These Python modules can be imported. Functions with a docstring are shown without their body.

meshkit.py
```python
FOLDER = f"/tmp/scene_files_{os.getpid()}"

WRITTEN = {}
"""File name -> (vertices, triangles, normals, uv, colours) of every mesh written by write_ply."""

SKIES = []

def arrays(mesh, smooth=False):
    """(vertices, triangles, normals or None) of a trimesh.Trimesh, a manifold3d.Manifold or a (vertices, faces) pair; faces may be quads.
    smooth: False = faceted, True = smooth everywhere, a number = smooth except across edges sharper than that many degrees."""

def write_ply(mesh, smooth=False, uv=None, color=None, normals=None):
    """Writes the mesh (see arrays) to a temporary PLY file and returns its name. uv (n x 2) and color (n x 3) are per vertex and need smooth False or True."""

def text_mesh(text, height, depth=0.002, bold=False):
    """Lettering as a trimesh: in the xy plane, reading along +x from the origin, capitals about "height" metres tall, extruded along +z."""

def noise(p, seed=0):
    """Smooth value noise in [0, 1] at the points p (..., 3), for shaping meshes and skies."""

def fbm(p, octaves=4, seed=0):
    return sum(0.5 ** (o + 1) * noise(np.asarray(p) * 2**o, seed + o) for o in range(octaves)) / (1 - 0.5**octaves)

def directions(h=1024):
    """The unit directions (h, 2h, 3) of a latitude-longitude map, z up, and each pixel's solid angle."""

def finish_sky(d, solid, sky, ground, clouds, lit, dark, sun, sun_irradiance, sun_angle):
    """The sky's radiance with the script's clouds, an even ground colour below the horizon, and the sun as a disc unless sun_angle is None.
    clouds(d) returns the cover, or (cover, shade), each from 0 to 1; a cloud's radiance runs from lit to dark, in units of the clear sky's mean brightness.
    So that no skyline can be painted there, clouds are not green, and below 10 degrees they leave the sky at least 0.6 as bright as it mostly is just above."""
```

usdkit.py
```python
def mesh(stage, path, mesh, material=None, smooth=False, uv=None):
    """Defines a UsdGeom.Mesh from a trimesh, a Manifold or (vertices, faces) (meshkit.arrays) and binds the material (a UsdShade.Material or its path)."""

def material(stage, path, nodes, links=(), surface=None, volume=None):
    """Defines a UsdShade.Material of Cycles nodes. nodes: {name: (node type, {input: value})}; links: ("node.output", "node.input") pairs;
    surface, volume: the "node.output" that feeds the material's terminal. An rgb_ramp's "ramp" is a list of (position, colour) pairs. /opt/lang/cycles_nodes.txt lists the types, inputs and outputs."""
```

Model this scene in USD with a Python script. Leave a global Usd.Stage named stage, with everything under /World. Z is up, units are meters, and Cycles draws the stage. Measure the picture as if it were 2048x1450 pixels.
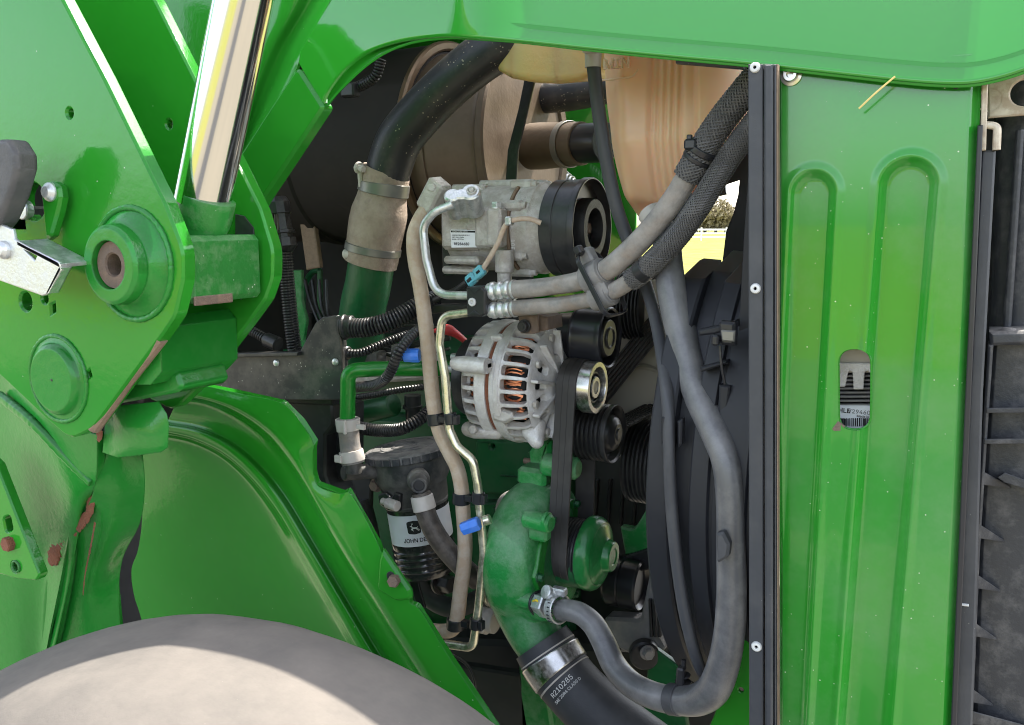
import math, random
import numpy as np, trimesh, manifold3d as m3, mapbox_earcut as earcut
from shapely.geometry import Polygon, Point, LineString
from shapely.ops import unary_union
import usdkit, meshkit
from pxr import Usd, UsdGeom, UsdLux, UsdShade, Gf, Sdf
random.seed(7); np.random.seed(7)
stage = Usd.Stage.CreateInMemory()
UsdGeom.SetStageUpAxis(stage, UsdGeom.Tokens.z); UsdGeom.SetStageMetersPerUnit(stage, 1.0)
UsdGeom.Xform.Define(stage, '/World'); UsdGeom.Scope.Define(stage, '/World/Looks')

# ------------------------------------------------------------------ camera, sky, sun
F = 1774.0; YAW = math.radians(28); PITCH = math.radians(9)
EXPOSURE = 1.88
SUN_EL, SUN_AZ = math.radians(56), math.radians(24)      # azimuth measured from +y towards +x
SUN_I, SKY_I = 1.0, 0.15
C = np.array([0, 0, 1.70])
V0 = np.array([-math.sin(YAW), math.cos(YAW), 0]); RT = np.array([math.cos(YAW), math.sin(YAW), 0]); ZZ = np.array([0, 0, 1.0])
FW = V0*math.cos(PITCH) - ZZ*math.sin(PITCH); UPV = V0*math.sin(PITCH) + ZZ*math.cos(PITCH)
cam = UsdGeom.Camera.Define(stage, '/World/camera')
mt = np.eye(4); mt[0, :3] = RT; mt[1, :3] = UPV; mt[2, :3] = -FW; mt[3, :3] = C
cam.AddTransformOp().Set(Gf.Matrix4d(*mt.ravel().tolist()))
cam.CreateHorizontalApertureAttr(36.0); cam.CreateVerticalApertureAttr(36.0*725/1024); cam.CreateFocalLengthAttr(36.0*F/2048)
cam.CreateClippingRangeAttr(Gf.Vec2f(0.01, 2000)); cam.CreateExposureAttr(EXPOSURE)
sd = np.array([math.sin(SUN_AZ)*math.cos(SUN_EL), math.cos(SUN_AZ)*math.cos(SUN_EL), math.sin(SUN_EL)])
sun = UsdLux.DistantLight.Define(stage, '/World/sun')
sun.CreateNormalizeAttr(True); sun.CreateIntensityAttr(SUN_I); sun.CreateAngleAttr(0.5); sun.CreateColorAttr(Gf.Vec3f(1, .95, .86))
q = np.cross([0, 0, 1], sd); q /= np.linalg.norm(q); u = np.cross(sd, q)
ms = np.eye(4); ms[0, :3] = q; ms[1, :3] = u; ms[2, :3] = sd
sun.AddTransformOp().Set(Gf.Matrix4d(*ms.ravel().tolist()))
skym = usdkit.material(stage, '/World/Looks/sky_material', {
    's': ('sky_texture', {'sky_type': 'single_scattering', 'sun_disc': False, 'sun_elevation': SUN_EL, 'sun_rotation': math.atan2(sd[0], sd[1]), 'aerosol_density': 2.6}),
    'h': ('hsv', {'saturation': .55, 'value': 1.05}),       # thin haze whitens the blue
    'b': ('background_shader', {'strength': SKY_I})}, [('s.color', 'h.color'), ('h.color', 'b.color')], surface='b.background')
dome = UsdLux.DomeLight.Define(stage, '/World/sky'); UsdShade.MaterialBindingAPI.Apply(dome.GetPrim()).Bind(skym)
dome.GetPrim().SetCustomDataByKey('kind', 'structure'); dome.GetPrim().SetCustomDataByKey('label', 'clear daytime sky above the field')

# ------------------------------------------------------------------ picture measurements -> points on planes of the place
def ray(px, py): return FW + (px-1024)/F*RT + (725-py)/F*UPV
def U(px, py, Y): r = ray(px, py); return C + r*(Y/r[1])
def S(P): return float((np.asarray(P)-C) @ FW)/F
def UP(px, py, P0, n): r = ray(px, py); return C + r*(((np.asarray(P0)-C) @ n)/(r @ n))
AX, AY, AZ = np.eye(3)
def nrm(v): v = np.asarray(v, float); return v/np.linalg.norm(v)

# ------------------------------------------------------------------ objects
used = {}
def numbered(path):
    k = used.get(path, -1) + 1; used[path] = k
    return path if k == 0 else f'{path}_{k:03d}'
def settag(p, label=None, cat=None, group=None, kind=None):
    for k, v in (('label', label), ('category', cat), ('group', group), ('kind', kind)):
        if v: p.SetCustomDataByKey(k, v)
    return p
def thing(name, label, cat, loc=(0, 0, 0), group=None):
    x = UsdGeom.Xform.Define(stage, numbered('/World/'+name)); x.AddTranslateOp().Set(Gf.Vec3d(*map(float, loc)))
    settag(x.GetPrim(), label, cat, group); ORG[str(x.GetPath())] = np.array(loc, float)
    return x.GetPrim()
ORG = {}
def obj(name, mesh, m, parent=None, smooth=35, label=None, cat=None, group=None, kind=None):
    """one Mesh under the thing (or under /World); mesh is given in world metres"""
    base = str(parent.GetPath()) if parent is not None else '/World'
    top = '/'.join(base.split('/')[:3])
    o = ORG.get(top, np.zeros(3)) if parent is not None else np.zeros(3)
    if isinstance(mesh, (list, tuple)) and not isinstance(mesh[0], np.ndarray): mesh = cat_(mesh)
    if hasattr(mesh, 'to_mesh'): mesh = from_m(mesh)
    mm = mesh.copy(); mm.apply_translation(-o)
    g = usdkit.mesh(stage, numbered(base+'/'+name), mm, MAT[m], smooth=smooth)
    return settag(g.GetPrim(), label, cat, group, kind)
def cat_(ms): return trimesh.util.concatenate([from_m(a) if hasattr(a, 'to_mesh') else a for a in ms])
def from_m(m): a = m.to_mesh(); return trimesh.Trimesh(a.vert_properties[:, :3], a.tri_verts, process=False)
def to_m(t): 
    t = t.copy(); t.merge_vertices()
    return m3.Manifold(m3.Mesh(np.asarray(t.vertices, np.float32), np.asarray(t.faces, np.uint32)))

# ------------------------------------------------------------------ shape helpers
def spline(p, n=8):
    p = np.asarray(p, float)
    if len(p) < 3: return np.array([p[0]+(p[-1]-p[0])*t for t in np.linspace(0, 1, n+1)])
    q = np.vstack([2*p[0]-p[1], p, 2*p[-1]-p[-2]]); out = []
    for i in range(1, len(q)-2):
        p0, p1, p2, p3 = q[i-1:i+3]
        d = [max(np.linalg.norm(b[:3]-a[:3])**.5, 1e-6) for a, b in ((p0, p1), (p1, p2), (p2, p3))]
        m1 = (p2-p1) + d[1]*((p1-p0)/d[0] - (p2-p0)/(d[0]+d[1])); m2 = (p2-p1) + d[1]*((p3-p2)/d[2] - (p3-p1)/(d[1]+d[2]))
        for t in np.arange(n)/n:
            out.append((2*t**3-3*t**2+1)*p1 + (t**3-2*t**2+t)*m1 + (-2*t**3+3*t**2)*p2 + (t**3-t**2)*m2)
    return np.array(out+[p[-1]])
def fillet(p, rad, n=6):
    p = np.asarray(p, float); out = [p[0]]
    for i in range(1, len(p)-1):
        a, b, c = p[i-1][:3], p[i][:3], p[i+1][:3]; u_, v_ = nrm(a-b), nrm(c-b)
        ang = math.acos(np.clip(u_ @ v_, -1, 1)); d = min(rad/max(math.tan(ang/2), 1e-3), .45*np.linalg.norm(a-b), .45*np.linalg.norm(c-b))
        s, e = b+u_*d, b+v_*d
        for t in np.linspace(0, 1, n+1): out.append(np.r_[(1-t)**2*s+2*t*(1-t)*b+t*t*e, p[i][3:]])
    return np.array(out+[p[-1]])
def resample(p, step=None, n=None):
    d = np.r_[0, np.cumsum(np.linalg.norm(np.diff(p[:, :3], axis=0), axis=1))]
    n = n or max(2, int(round(d[-1]/step))+1)
    t = np.linspace(0, d[-1], n); return np.stack([np.interp(t, d, p[:, k]) for k in range(p.shape[1])], 1), t
def sweep(path, r, n=14, caps=True):
    path = np.asarray(path, float); r = np.broadcast_to(r, len(path)); T = np.gradient(path, axis=0); T /= np.linalg.norm(T, axis=1)[:, None]
    a = np.cross(T[0], [0.3, .5, .8]); a = nrm(a); V = []; th = np.arange(n)/n*2*np.pi
    for i in range(len(path)):
        a = nrm(a - (a @ T[i])*T[i]); b = np.cross(T[i], a)
        V.append(path[i] + r[i]*(np.cos(th)[:, None]*a + np.sin(th)[:, None]*b))
    V = np.vstack(V); f = []
    i = np.arange(len(path)-1)[:, None]*n; j = np.arange(n)[None]; k = (j+1) % n
    A, B, D, E_ = i+j, i+k, i+n+j, i+n+k
    f = np.vstack([np.stack([A, B, E_], -1).reshape(-1, 3), np.stack([A, E_, D], -1).reshape(-1, 3)])
    if caps:
        c = len(V); V = np.vstack([V, path[0], path[-1]]); l = (len(path)-1)*n; jj = np.arange(n); kk = (jj+1) % n
        f = np.vstack([f, np.stack([kk, jj, np.full(n, c)], 1), np.stack([l+jj, l+kk, np.full(n, c+1)], 1)])
    return trimesh.Trimesh(V, f, process=False)
def pxpath(pts, r):
    o = []
    for k, (x, y, Y) in enumerate(pts):
        P = U(x, y, Y); o.append(np.r_[P, (r if np.isscalar(r) else r[k])*S(P)])
    return np.array(o)
def tube(pts, r, rad=None, n=14, k=8, bump=0):
    p = pxpath(pts, r); p = fillet(p, rad) if rad else spline(p, k)
    if bump: p, _ = resample(p, .004); p[:, 3] *= 1+bump*(meshkit.fbm(p[:, :3]*60)-.5)
    return sweep(p[:, :3], p[:, 3], n)
def corr(pts, r, pitch=.0052, amp=.13, n=14):
    p, t = resample(spline(pxpath(pts, r), 8), pitch/5)
    ph = (t/pitch) % 1; w = np.where(ph < .55, 1, 1-amp*2*np.sin((ph-.55)/.45*np.pi).clip(0, 1))
    return sweep(p[:, :3], p[:, 3]*w, n)
def frame(axis, up=(0, 0, 1)):
    a = nrm(axis); u_ = np.cross(up, a)
    if np.linalg.norm(u_) < 1e-3: u_ = np.cross((0, 1, 0), a)
    u_ = nrm(u_); return u_, np.cross(a, u_), a
def lathe(P, axis, prof, n=48, s=1.0, sq=None):
    """prof: (along axis, radius); closed when the ends have radius 0"""
    u_, v_, a = frame(axis); prof = np.asarray(prof, float)*s; th = np.arange(n)/n*2*np.pi; V = []
    for t, r in prof: V.append(np.asarray(P) + a*t + r*(np.cos(th)[:, None]*u_ + np.sin(th)[:, None]*v_))
    V = np.vstack(V); m = len(prof); i = np.arange(m-1)[:, None]*n; j = np.arange(n)[None]; k = (j+1) % n
    A, B, D, E_ = i+j, i+k, i+n+j, i+n+k
    f = np.vstack([np.stack([A, B, E_], -1).reshape(-1, 3), np.stack([A, E_, D], -1).reshape(-1, 3)])
    t = trimesh.Trimesh(V, f, process=False); t.merge_vertices(); t.update_faces(t.nondegenerate_faces()); 
    t.remove_unreferenced_vertices()
    return t
def disc(P, axis, r, h, ch=.001, n=32): return lathe(P, axis, [(0, 0), (0, r-ch), (ch, r), (h-ch, r), (h, r-ch), (h, 0)], n)
def ring(P, axis, ro, ri, h, ch=.001, n=40): return lathe(P, axis, [(ch, ri), (0, ri+ch), (0, ro-ch), (ch, ro), (h-ch, ro), (h, ro-ch), (h, ri+ch), (h-ch, ri), (ch, ri)], n)
def hull(pts): return trimesh.convex.convex_hull(np.asarray(pts, float))
def cbox(c, size, ch=.002, ax=None):
    ax = np.eye(3) if ax is None else np.asarray(ax); h = np.asarray(size, float)/2; P = []
    for s in np.ndindex(2, 2, 2):
        s = np.array(s)*2-1
        for k in range(3):
            q = h-ch; q = q.copy(); q[k] = h[k]; P.append(s*q)
    return hull(np.asarray(c)+np.array(P) @ ax)
def ballhull(pts):                                  # (point, radius) pairs -> hull of spheres
    P = [np.asarray(p)+trimesh.creation.icosphere(subdivisions=2).vertices*r for p, r in pts]
    return hull(np.vstack(P))
def rpoly(pts, n=6):
    """polygon with rounded corners: (x, y[, radius])"""
    out = []; m = len(pts)
    for i in range(m):
        b = np.array(pts[i][:2], float); r = pts[i][2] if len(pts[i]) > 2 else 0
        if r == 0: out.append(b); continue
        a, c = np.array(pts[i-1][:2], float), np.array(pts[(i+1) % m][:2], float); u_, v_ = nrm(a-b), nrm(c-b)
        ang = math.acos(np.clip(u_ @ v_, -1, 1)); d = min(r/max(math.tan(ang/2), 1e-3), .48*np.linalg.norm(a-b), .48*np.linalg.norm(c-b))
        s, e = b+u_*d, b+v_*d
        for t in np.linspace(0, 1, n+1): out.append((1-t)**2*s+2*t*(1-t)*b+t*t*e)
    return np.array(out)
def area2(p): x, y = p[:, 0], p[:, 1]; return np.sum(x*np.roll(y, -1)-np.roll(x, -1)*y)/2
def inset(p, c):
    a = p-np.roll(p, 1, 0); b = np.roll(p, -1, 0)-p
    na = np.stack([-a[:, 1], a[:, 0]], 1)/np.maximum(np.linalg.norm(a, axis=1), 1e-9)[:, None]; nb = np.stack([-b[:, 1], b[:, 0]], 1)/np.maximum(np.linalg.norm(b, axis=1), 1e-9)[:, None]
    m = na+nb; m /= np.maximum((m*m).sum(1), .5)[:, None]/2
    return p+m*c
def prism2(poly, t, ch=0, holes=()):
    """chamfered prism, local (u, v, w): front face at w=0, back at w=t"""
    rings = [np.asarray(poly, float)] + [np.asarray(h, float) for h in holes]
    keep = []
    for i, r_ in enumerate(rings):
        r_ = r_[np.linalg.norm(r_-np.roll(r_, 1, 0), axis=1) > 1e-6]
        if (area2(r_) > 0) != (i == 0): r_ = r_[::-1]
        keep.append(r_)
    rings = keep; n = sum(map(len, rings)); L = []
    for w, c in ((0, ch), (ch, 0), (t, 0)) if ch else ((0, 0), (t, 0)):
        L.append(np.hstack([np.vstack([inset(r_, c) if c else r_ for r_ in rings]), np.full((n, 1), w)]))
    V = np.vstack(L); ends = np.cumsum([len(r_) for r_ in rings]).astype(np.uint32)
    cap = np.asarray(earcut.triangulate_float64(L[0][:, :2].copy(), ends)).reshape(-1, 3).astype(int)
    capb = np.asarray(earcut.triangulate_float64(L[-1][:, :2].copy(), ends)).reshape(-1, 3).astype(int)
    f = [cap, capb[:, ::-1]+n*(len(L)-1)]; st = 0
    for r_ in rings:
        j = st+np.arange(len(r_)); k = st+(np.arange(len(r_))+1) % len(r_)
        for l in range(len(L)-1):
            f += [np.stack([j+l*n, j+(l+1)*n, k+(l+1)*n], 1), np.stack([j+l*n, k+(l+1)*n, k+l*n], 1)]
        st += len(r_)
    return trimesh.Trimesh(V, np.vstack(f), process=False)
def fix(t):
    t.merge_vertices(); trimesh.repair.fix_normals(t, multibody=False)
    return t
def circ(r, n=28): a = np.arange(n)/n*2*np.pi; return np.stack([r*np.cos(a), r*np.sin(a)], 1)
def plate(px, Y, t, ch=.001, holes=(), P0=None, n=(0, 1, 0)):
    """prism whose front face has the measured outline on a plane of the place; holes: (x, y, radius px) or outlines"""
    n = nrm(n); P0 = np.array([0, Y, 0]) if P0 is None else np.asarray(P0); ex = nrm(np.cross(n, AZ)) if abs(n[2]) < .95 else AX; ey = np.cross(ex, n)
    loc = lambda x, y: (lambda d: (d @ ex, d @ ey))(UP(x, y, P0, n)-P0)
    hs = []
    for h in holes:
        if len(h) == 3 and np.isscalar(h[0]): hs.append(np.array(loc(h[0], h[1]))+circ(h[2]*S(UP(h[0], h[1], P0, n))))
        else: hs.append(np.array([loc(a[0], a[1]) for a in h]))
    m = prism2([loc(a[0], a[1]) for a in px], t, ch, hs)
    m.vertices = P0 + m.vertices[:, :1]*ex + m.vertices[:, 1:2]*ey + m.vertices[:, 2:]*n
    return fix(m)
def extrude(poly, P, ex, ey, t, ch=0, holes=()):
    """poly in metres in the plane (ex, ey) at P, extruded along -(ex x ey)... away from the viewer"""
    ex, ey = nrm(ex), nrm(ey); n = -np.cross(ex, ey); m = prism2(poly, t, ch, holes)
    m.vertices = np.asarray(P) + m.vertices[:, :1]*ex + m.vertices[:, 1:2]*ey + m.vertices[:, 2:]*n
    return fix(m)
def solidify(G, t, d=None):
    """grid (a, b, 3) -> closed sheet of thickness t (towards d, or along the normals away from the camera)"""
    a, b = G.shape[:2]; du = np.gradient(G, axis=0); dv = np.gradient(G, axis=1); N = np.cross(du, dv); N /= np.maximum(np.linalg.norm(N, axis=2), 1e-12)[..., None]
    if np.mean(((G-C)*N).sum(2)) < 0: N = -N; flip = True
    else: flip = False
    if d is not None: N = np.broadcast_to(np.asarray(d, float), N.shape)
    V = np.vstack([G.reshape(-1, 3), (G+N*t).reshape(-1, 3)]); idx = np.arange(a*b).reshape(a, b)
    A, B, D, E_ = (x.ravel() for x in (idx[:-1, :-1], idx[1:, :-1], idx[:-1, 1:], idx[1:, 1:]))
    f = np.vstack([np.stack([A, B, E_], 1), np.stack([A, E_, D], 1)])
    bd = np.r_[idx[0, :], idx[1:, -1], idx[-1, ::-1][1:], idx[::-1, 0][1:-1]]; bn = np.roll(bd, -1); o = a*b
    sd_ = np.vstack([np.stack([bd, bn, bn+o], 1), np.stack([bd, bn+o, bd+o], 1)])
    if not flip: f = f[:, ::-1]; sd_ = sd_[:, ::-1]
    f = np.vstack([f, f[:, ::-1]+o, sd_])
    return trimesh.Trimesh(V, f, process=False)
def loft(curves, nu=60, nv=6, t=.003, smooth=True, world=False, d=None, lin=False):
    cs = []
    for c in curves:
        p = np.array(c, float) if world else np.array([U(*a) for a in c])
        p = p if lin else spline(p, 8); cs.append(resample(p, n=nu)[0])
    cs = np.array(cs)
    if smooth and len(cs) > 2: G = np.stack([spline(cs[:, i], nv) for i in range(nu)], 1)
    else: G = np.vstack([[cs[i]+(cs[i+1]-cs[i])*k/nv for k in range(nv)] for i in range(len(cs)-1)]+[[cs[-1]]]) if True else None
    return solidify(np.asarray(G), t, d) if t else G
def text(s, h, P, ex, ey, depth=.0004, bold=False, center=False):
    m = meshkit.text_mesh(s, h, depth, bold); v = m.vertices
    if center: v = v-[(v[:, 0].min()+v[:, 0].max())/2, 0, 0]
    ex, ey = nrm(ex), nrm(ey); n = np.cross(ex, ey)
    m.vertices = np.asarray(P)+v[:, :1]*ex+v[:, 1:2]*ey+v[:, 2:]*n
    return m
def around(m, P, axis, r, ref, lift=0):
    """bends a flat mesh (x along the girth, y along the axis, z outward) round a cylinder; ref = outward direction of x=0"""
    a = nrm(axis); o = nrm(np.asarray(ref)-(np.asarray(ref) @ a)*a); tdir = np.cross(a, o); v = m.vertices; th = v[:, 0]/r; rr = (r+lift+v[:, 2])[:, None]
    m.vertices = np.asarray(P)+a*v[:, 1:2]+rr*(np.cos(th)[:, None]*o+np.sin(th)[:, None]*tdir); return m
def xcyl(px, py, Y, rpx, L, ch=.0015, n=40, axis=AX): P = U(px, py, Y); return disc(P, axis, rpx*S(P), L, ch, n)
def bolt(P, axis, r, h, washer=True):
    u_, v_, a = frame(axis); hx = circ(r, 6); ms = []
    if washer: ms.append(disc(P, a, r*1.35, h*.3, h*.05, 24)); 
    P2 = np.asarray(P)+a*h*(.3 if washer else 0)
    m = extrude(hx, P2+a*h, u_, v_, h, h*.15) if False else lathe(P2, a, [(0, 0), (0, r), (h*.85, r), (h, r*.88), (h, 0)], 6)
    ms.append(m); return cat_(ms)
def band(P, axis, r, h, t=.0012, n=40): return ring(P, axis, r+t, r-.0005, h, .0004, n)
def pathband(pts, r, i0, i1, extra, n=24):
    """a sleeve over part of a hose path (fractions of the length)"""
    p, t = resample(spline(pxpath(pts, r), 10), n=200); a, b = int(i0*199), max(int(i1*199), int(i0*199)+2); q = p[a:b+1]; e = np.full(len(q), extra); e[0] = e[-1] = extra*.6
    return sweep(q[:, :3], q[:, 3]+e, n)

# ------------------------------------------------------------------ materials
MAT = {}
def mat(name, col, rough=.4, metal=0, dust=0.0, dustcol=(.34, .29, .23), ds=25, dlo=.45, dhi=.75, col2=None, vs=12, bump=0, bs=300, coat=0, crough=.05, bev=0, top=0, specks=0, speckcol=(.5, .5, .42), ss=90, spec=.5, sss=0, flat=False, aniso=0, rmax=.75):
    N, L = {}, []
    N['g'] = ('geometry', {}); N['p'] = ('principled_bsdf', {'base_color': col, 'roughness': rough, 'metallic': metal, 'coat_weight': coat, 'coat_roughness': crough, 'specular_ior_level': spec, 'subsurface_weight': sss, 'subsurface_scale': .02, 'anisotropic': aniso})
    cur = None
    if col2 is not None:
        N['nv'] = ('noise_texture', {'scale': vs, 'detail': 6, 'roughness': .6}); N['rv'] = ('map_range', {'from_min': .38, 'from_max': .66, 'clamp': True}); N['mv'] = ('mix', {'color1': col, 'color2': col2})
        L += [('g.position', 'nv.vector'), ('nv.fac', 'rv.value'), ('rv.result', 'mv.fac')]; cur = 'mv.color'
    if dust or top:
        N['nd'] = ('noise_texture', {'scale': ds, 'detail': 9, 'roughness': .68}); N['rd'] = ('map_range', {'from_min': dlo, 'from_max': dhi, 'to_max': dust, 'clamp': True})
        L += [('g.position', 'nd.vector'), ('nd.fac', 'rd.value')]; fac = 'rd.result'
        if top:
            N['sx'] = ('separate_xyz', {}); N['tr'] = ('map_range', {'from_min': .1, 'from_max': .95, 'to_max': top, 'clamp': True}); N['ta'] = ('math', {'math_type': 'add', 'use_clamp': True})
            N['tm'] = ('math', {'math_type': 'multiply'}); N['tn'] = ('map_range', {'from_min': .3, 'from_max': .55, 'to_min': .35, 'to_max': 1, 'clamp': True})
            L += [('g.normal', 'sx.vector'), ('sx.z', 'tr.value'), ('nd.fac', 'tn.value'), ('tr.result', 'tm.value1'), ('tn.result', 'tm.value2'), ('tm.value', 'ta.value1'), ('rd.result', 'ta.value2')]; fac = 'ta.value'
        N['md'] = ('mix', {'color1': col, 'color2': dustcol}); L += [(fac, 'md.fac')]
        if cur: L.append((cur, 'md.color1'))
        cur = 'md.color'
        N['rr'] = ('map_range', {'from_min': 0, 'from_max': 1, 'to_min': rough, 'to_max': max(rough, rmax), 'clamp': True}); L += [(fac, 'rr.value'), ('rr.result', 'p.roughness')]
        if metal: N['mm'] = ('map_range', {'from_min': 0, 'from_max': 1, 'to_min': metal, 'to_max': 0, 'clamp': True}); L += [(fac, 'mm.value'), ('mm.result', 'p.metallic')]
        if coat: N['cc'] = ('map_range', {'from_min': 0, 'from_max': .7, 'to_min': coat, 'to_max': 0, 'clamp': True}); L += [(fac, 'cc.value'), ('cc.result', 'p.coat_weight')]
    if specks:
        N['vo'] = ('voronoi_texture', {'scale': ss, 'randomness': 1.0}); N['ns'] = ('noise_texture', {'scale': ss*.3, 'detail': 3}); N['vr'] = ('map_range', {'from_min': specks*.6, 'from_max': specks, 'to_min': 1, 'to_max': 0, 'clamp': True}); N['nr'] = ('map_range', {'from_min': .52, 'from_max': .6, 'clamp': True}); N['vm'] = ('math', {'math_type': 'multiply'}); N['ms'] = ('mix', {'color1': col, 'color2': speckcol})
        L += [('g.position', 'vo.vector'), ('g.position', 'ns.vector'), ('vo.distance', 'vr.value'), ('ns.fac', 'nr.value'), ('vr.result', 'vm.value1'), ('nr.result', 'vm.value2'), ('vm.value', 'ms.fac')]
        if cur: L.append((cur, 'ms.color1'))
        cur = 'ms.color'
    if cur: L.append((cur, 'p.base_color'))
    nn = None
    if bev: N['bv'] = ('bevel', {'samples': 4, 'radius': bev}); nn = 'bv.bevel'
    if bump:
        N['nb'] = ('noise_texture', {'scale': bs, 'detail': 4, 'roughness': .6}); N['bp'] = ('bump', {'strength': 1.0, 'distance': bump}); L += [('g.position', 'nb.vector'), ('nb.fac', 'bp.height')]
        if nn: L.append((nn, 'bp.normal'))
        nn = 'bp.normal'
    if nn: L.append((nn, 'p.normal'))
    MAT[name] = usdkit.material(stage, '/World/Looks/'+name, N, L, surface='p.BSDF')
G_ = (.015, .165, .012); TAN = (.36, .29, .22)
mat('green_paint', G_, .10, dust=.15, dustcol=(.045, .18, .035), ds=9, bump=.0003, bs=45, specks=.05, ss=60, bev=.0015, rmax=.3)
mat('green_hood', G_, .08, coat=.9, crough=.03, bump=.00010, bs=14)
mat('green_cast', (.010, .145, .016), .2, dust=.25, dustcol=(.05, .17, .045), ds=14, bump=.0007, bs=80, bev=.003, rmax=.45)
mat('green_dusty', (.013, .18, .036), .28, dust=.5, dustcol=(.20, .32, .20), ds=30, dlo=.42, dhi=.72, bump=.0008, bs=260, top=.4, bev=.002, rmax=.6)
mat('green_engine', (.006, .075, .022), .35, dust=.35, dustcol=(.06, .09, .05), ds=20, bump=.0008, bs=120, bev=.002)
mat('green_panel', (.016, .17, .014), .07, coat=.7, crough=.03, dust=.45, dustcol=(.13, .25, .11), ds=6, dlo=.44, dhi=.72, bump=.00006, bs=900, specks=.10, speckcol=(.5, .56, .4), ss=120, rmax=.3)
mat('green_worn', (.015, .14, .02), .35, dust=.5, dustcol=(.085, .20, .07), ds=60, dlo=.48, dhi=.64, bump=.0004, bs=300, bev=.002, specks=.12, speckcol=(.4, .42, .35), ss=130)
mat('rust', (.20, .07, .035), .9, dust=.6, dustcol=(.12, .05, .03), ds=120, bump=.002, bs=400)
mat('rusty_steel', (.14, .10, .075), .75, metal=.2, dust=.7, dustcol=(.24, .15, .10), ds=90, bump=.001, bs=500)
mat('weld_edge', (.22, .15, .10), .7, dust=.6, dustcol=(.10, .07, .05), ds=100, bump=.001, bs=300)
mat('chrome', (.74, .735, .72), .11, metal=1)
mat('zinc', (.62, .63, .62), .3, metal=.9, dust=.4, dustcol=(.40, .38, .34), ds=60, bump=.0004, bs=300, bev=.0012)
mat('zinc_yellow', (.72, .68, .52), .25, metal=.95, dust=.25, dustcol=(.42, .37, .27), ds=70, bump=.0002, bs=200)
mat('aluminium', (.52, .495, .46), .40, metal=.45, dust=.75, dustcol=(.36, .315, .265), ds=30, dlo=.42, dhi=.66, bump=.0016, bs=380, bev=.0025, col2=(.40, .375, .34), vs=60)
mat('aluminium_raw', (.66, .645, .625), .38, metal=.4, dust=.6, dustcol=(.46, .41, .36), ds=36, dlo=.42, dhi=.66, bump=.0013, bs=450, bev=.002, col2=(.52, .50, .48), vs=70)
mat('steel_silver', (.62, .60, .58), .24, metal=1, dust=.2, ds=80, aniso=.5)
mat('black_plastic', (.012, .012, .013), .32, dust=.2, dustcol=(.10, .09, .08), ds=30, dlo=.5, dhi=.8, bump=.0003, bs=400, bev=.0012, top=.18)
mat('black_clean', (.012, .012, .014), .3, bump=.0001, bs=300, bev=.001)
mat('black_seal', (.028, .030, .034), .45, dust=.15, dustcol=(.16, .15, .14), ds=20, bump=.0002, bs=900, specks=.05, ss=150, bev=.001)
mat('black_duct', (.020, .021, .024), .40, dust=.5, dustcol=(.15, .14, .13), ds=55, dlo=.48, dhi=.75, bump=.0005, bs=300, bev=.002, top=.8)
mat('black_bracket', (.016, .016, .016), .35, coat=.2, dust=.2, ds=30, specks=.16, speckcol=(.40, .38, .33), ss=140, bev=.0015)
mat('shroud', (.010, .0105, .013), .42, dust=.2, dustcol=(.035, .035, .037), ds=9, bump=.00025, bs=1500, bev=.0015, spec=.35)
mat('belt', (.020, .018, .017), .55, dust=.35, dustcol=(.12, .105, .09), ds=12, bump=.0002, bs=700)
mat('pulley_black', (.015, .015, .0155), .34, dust=.35, dustcol=(.075, .068, .06), ds=22, bev=.0012)
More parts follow.
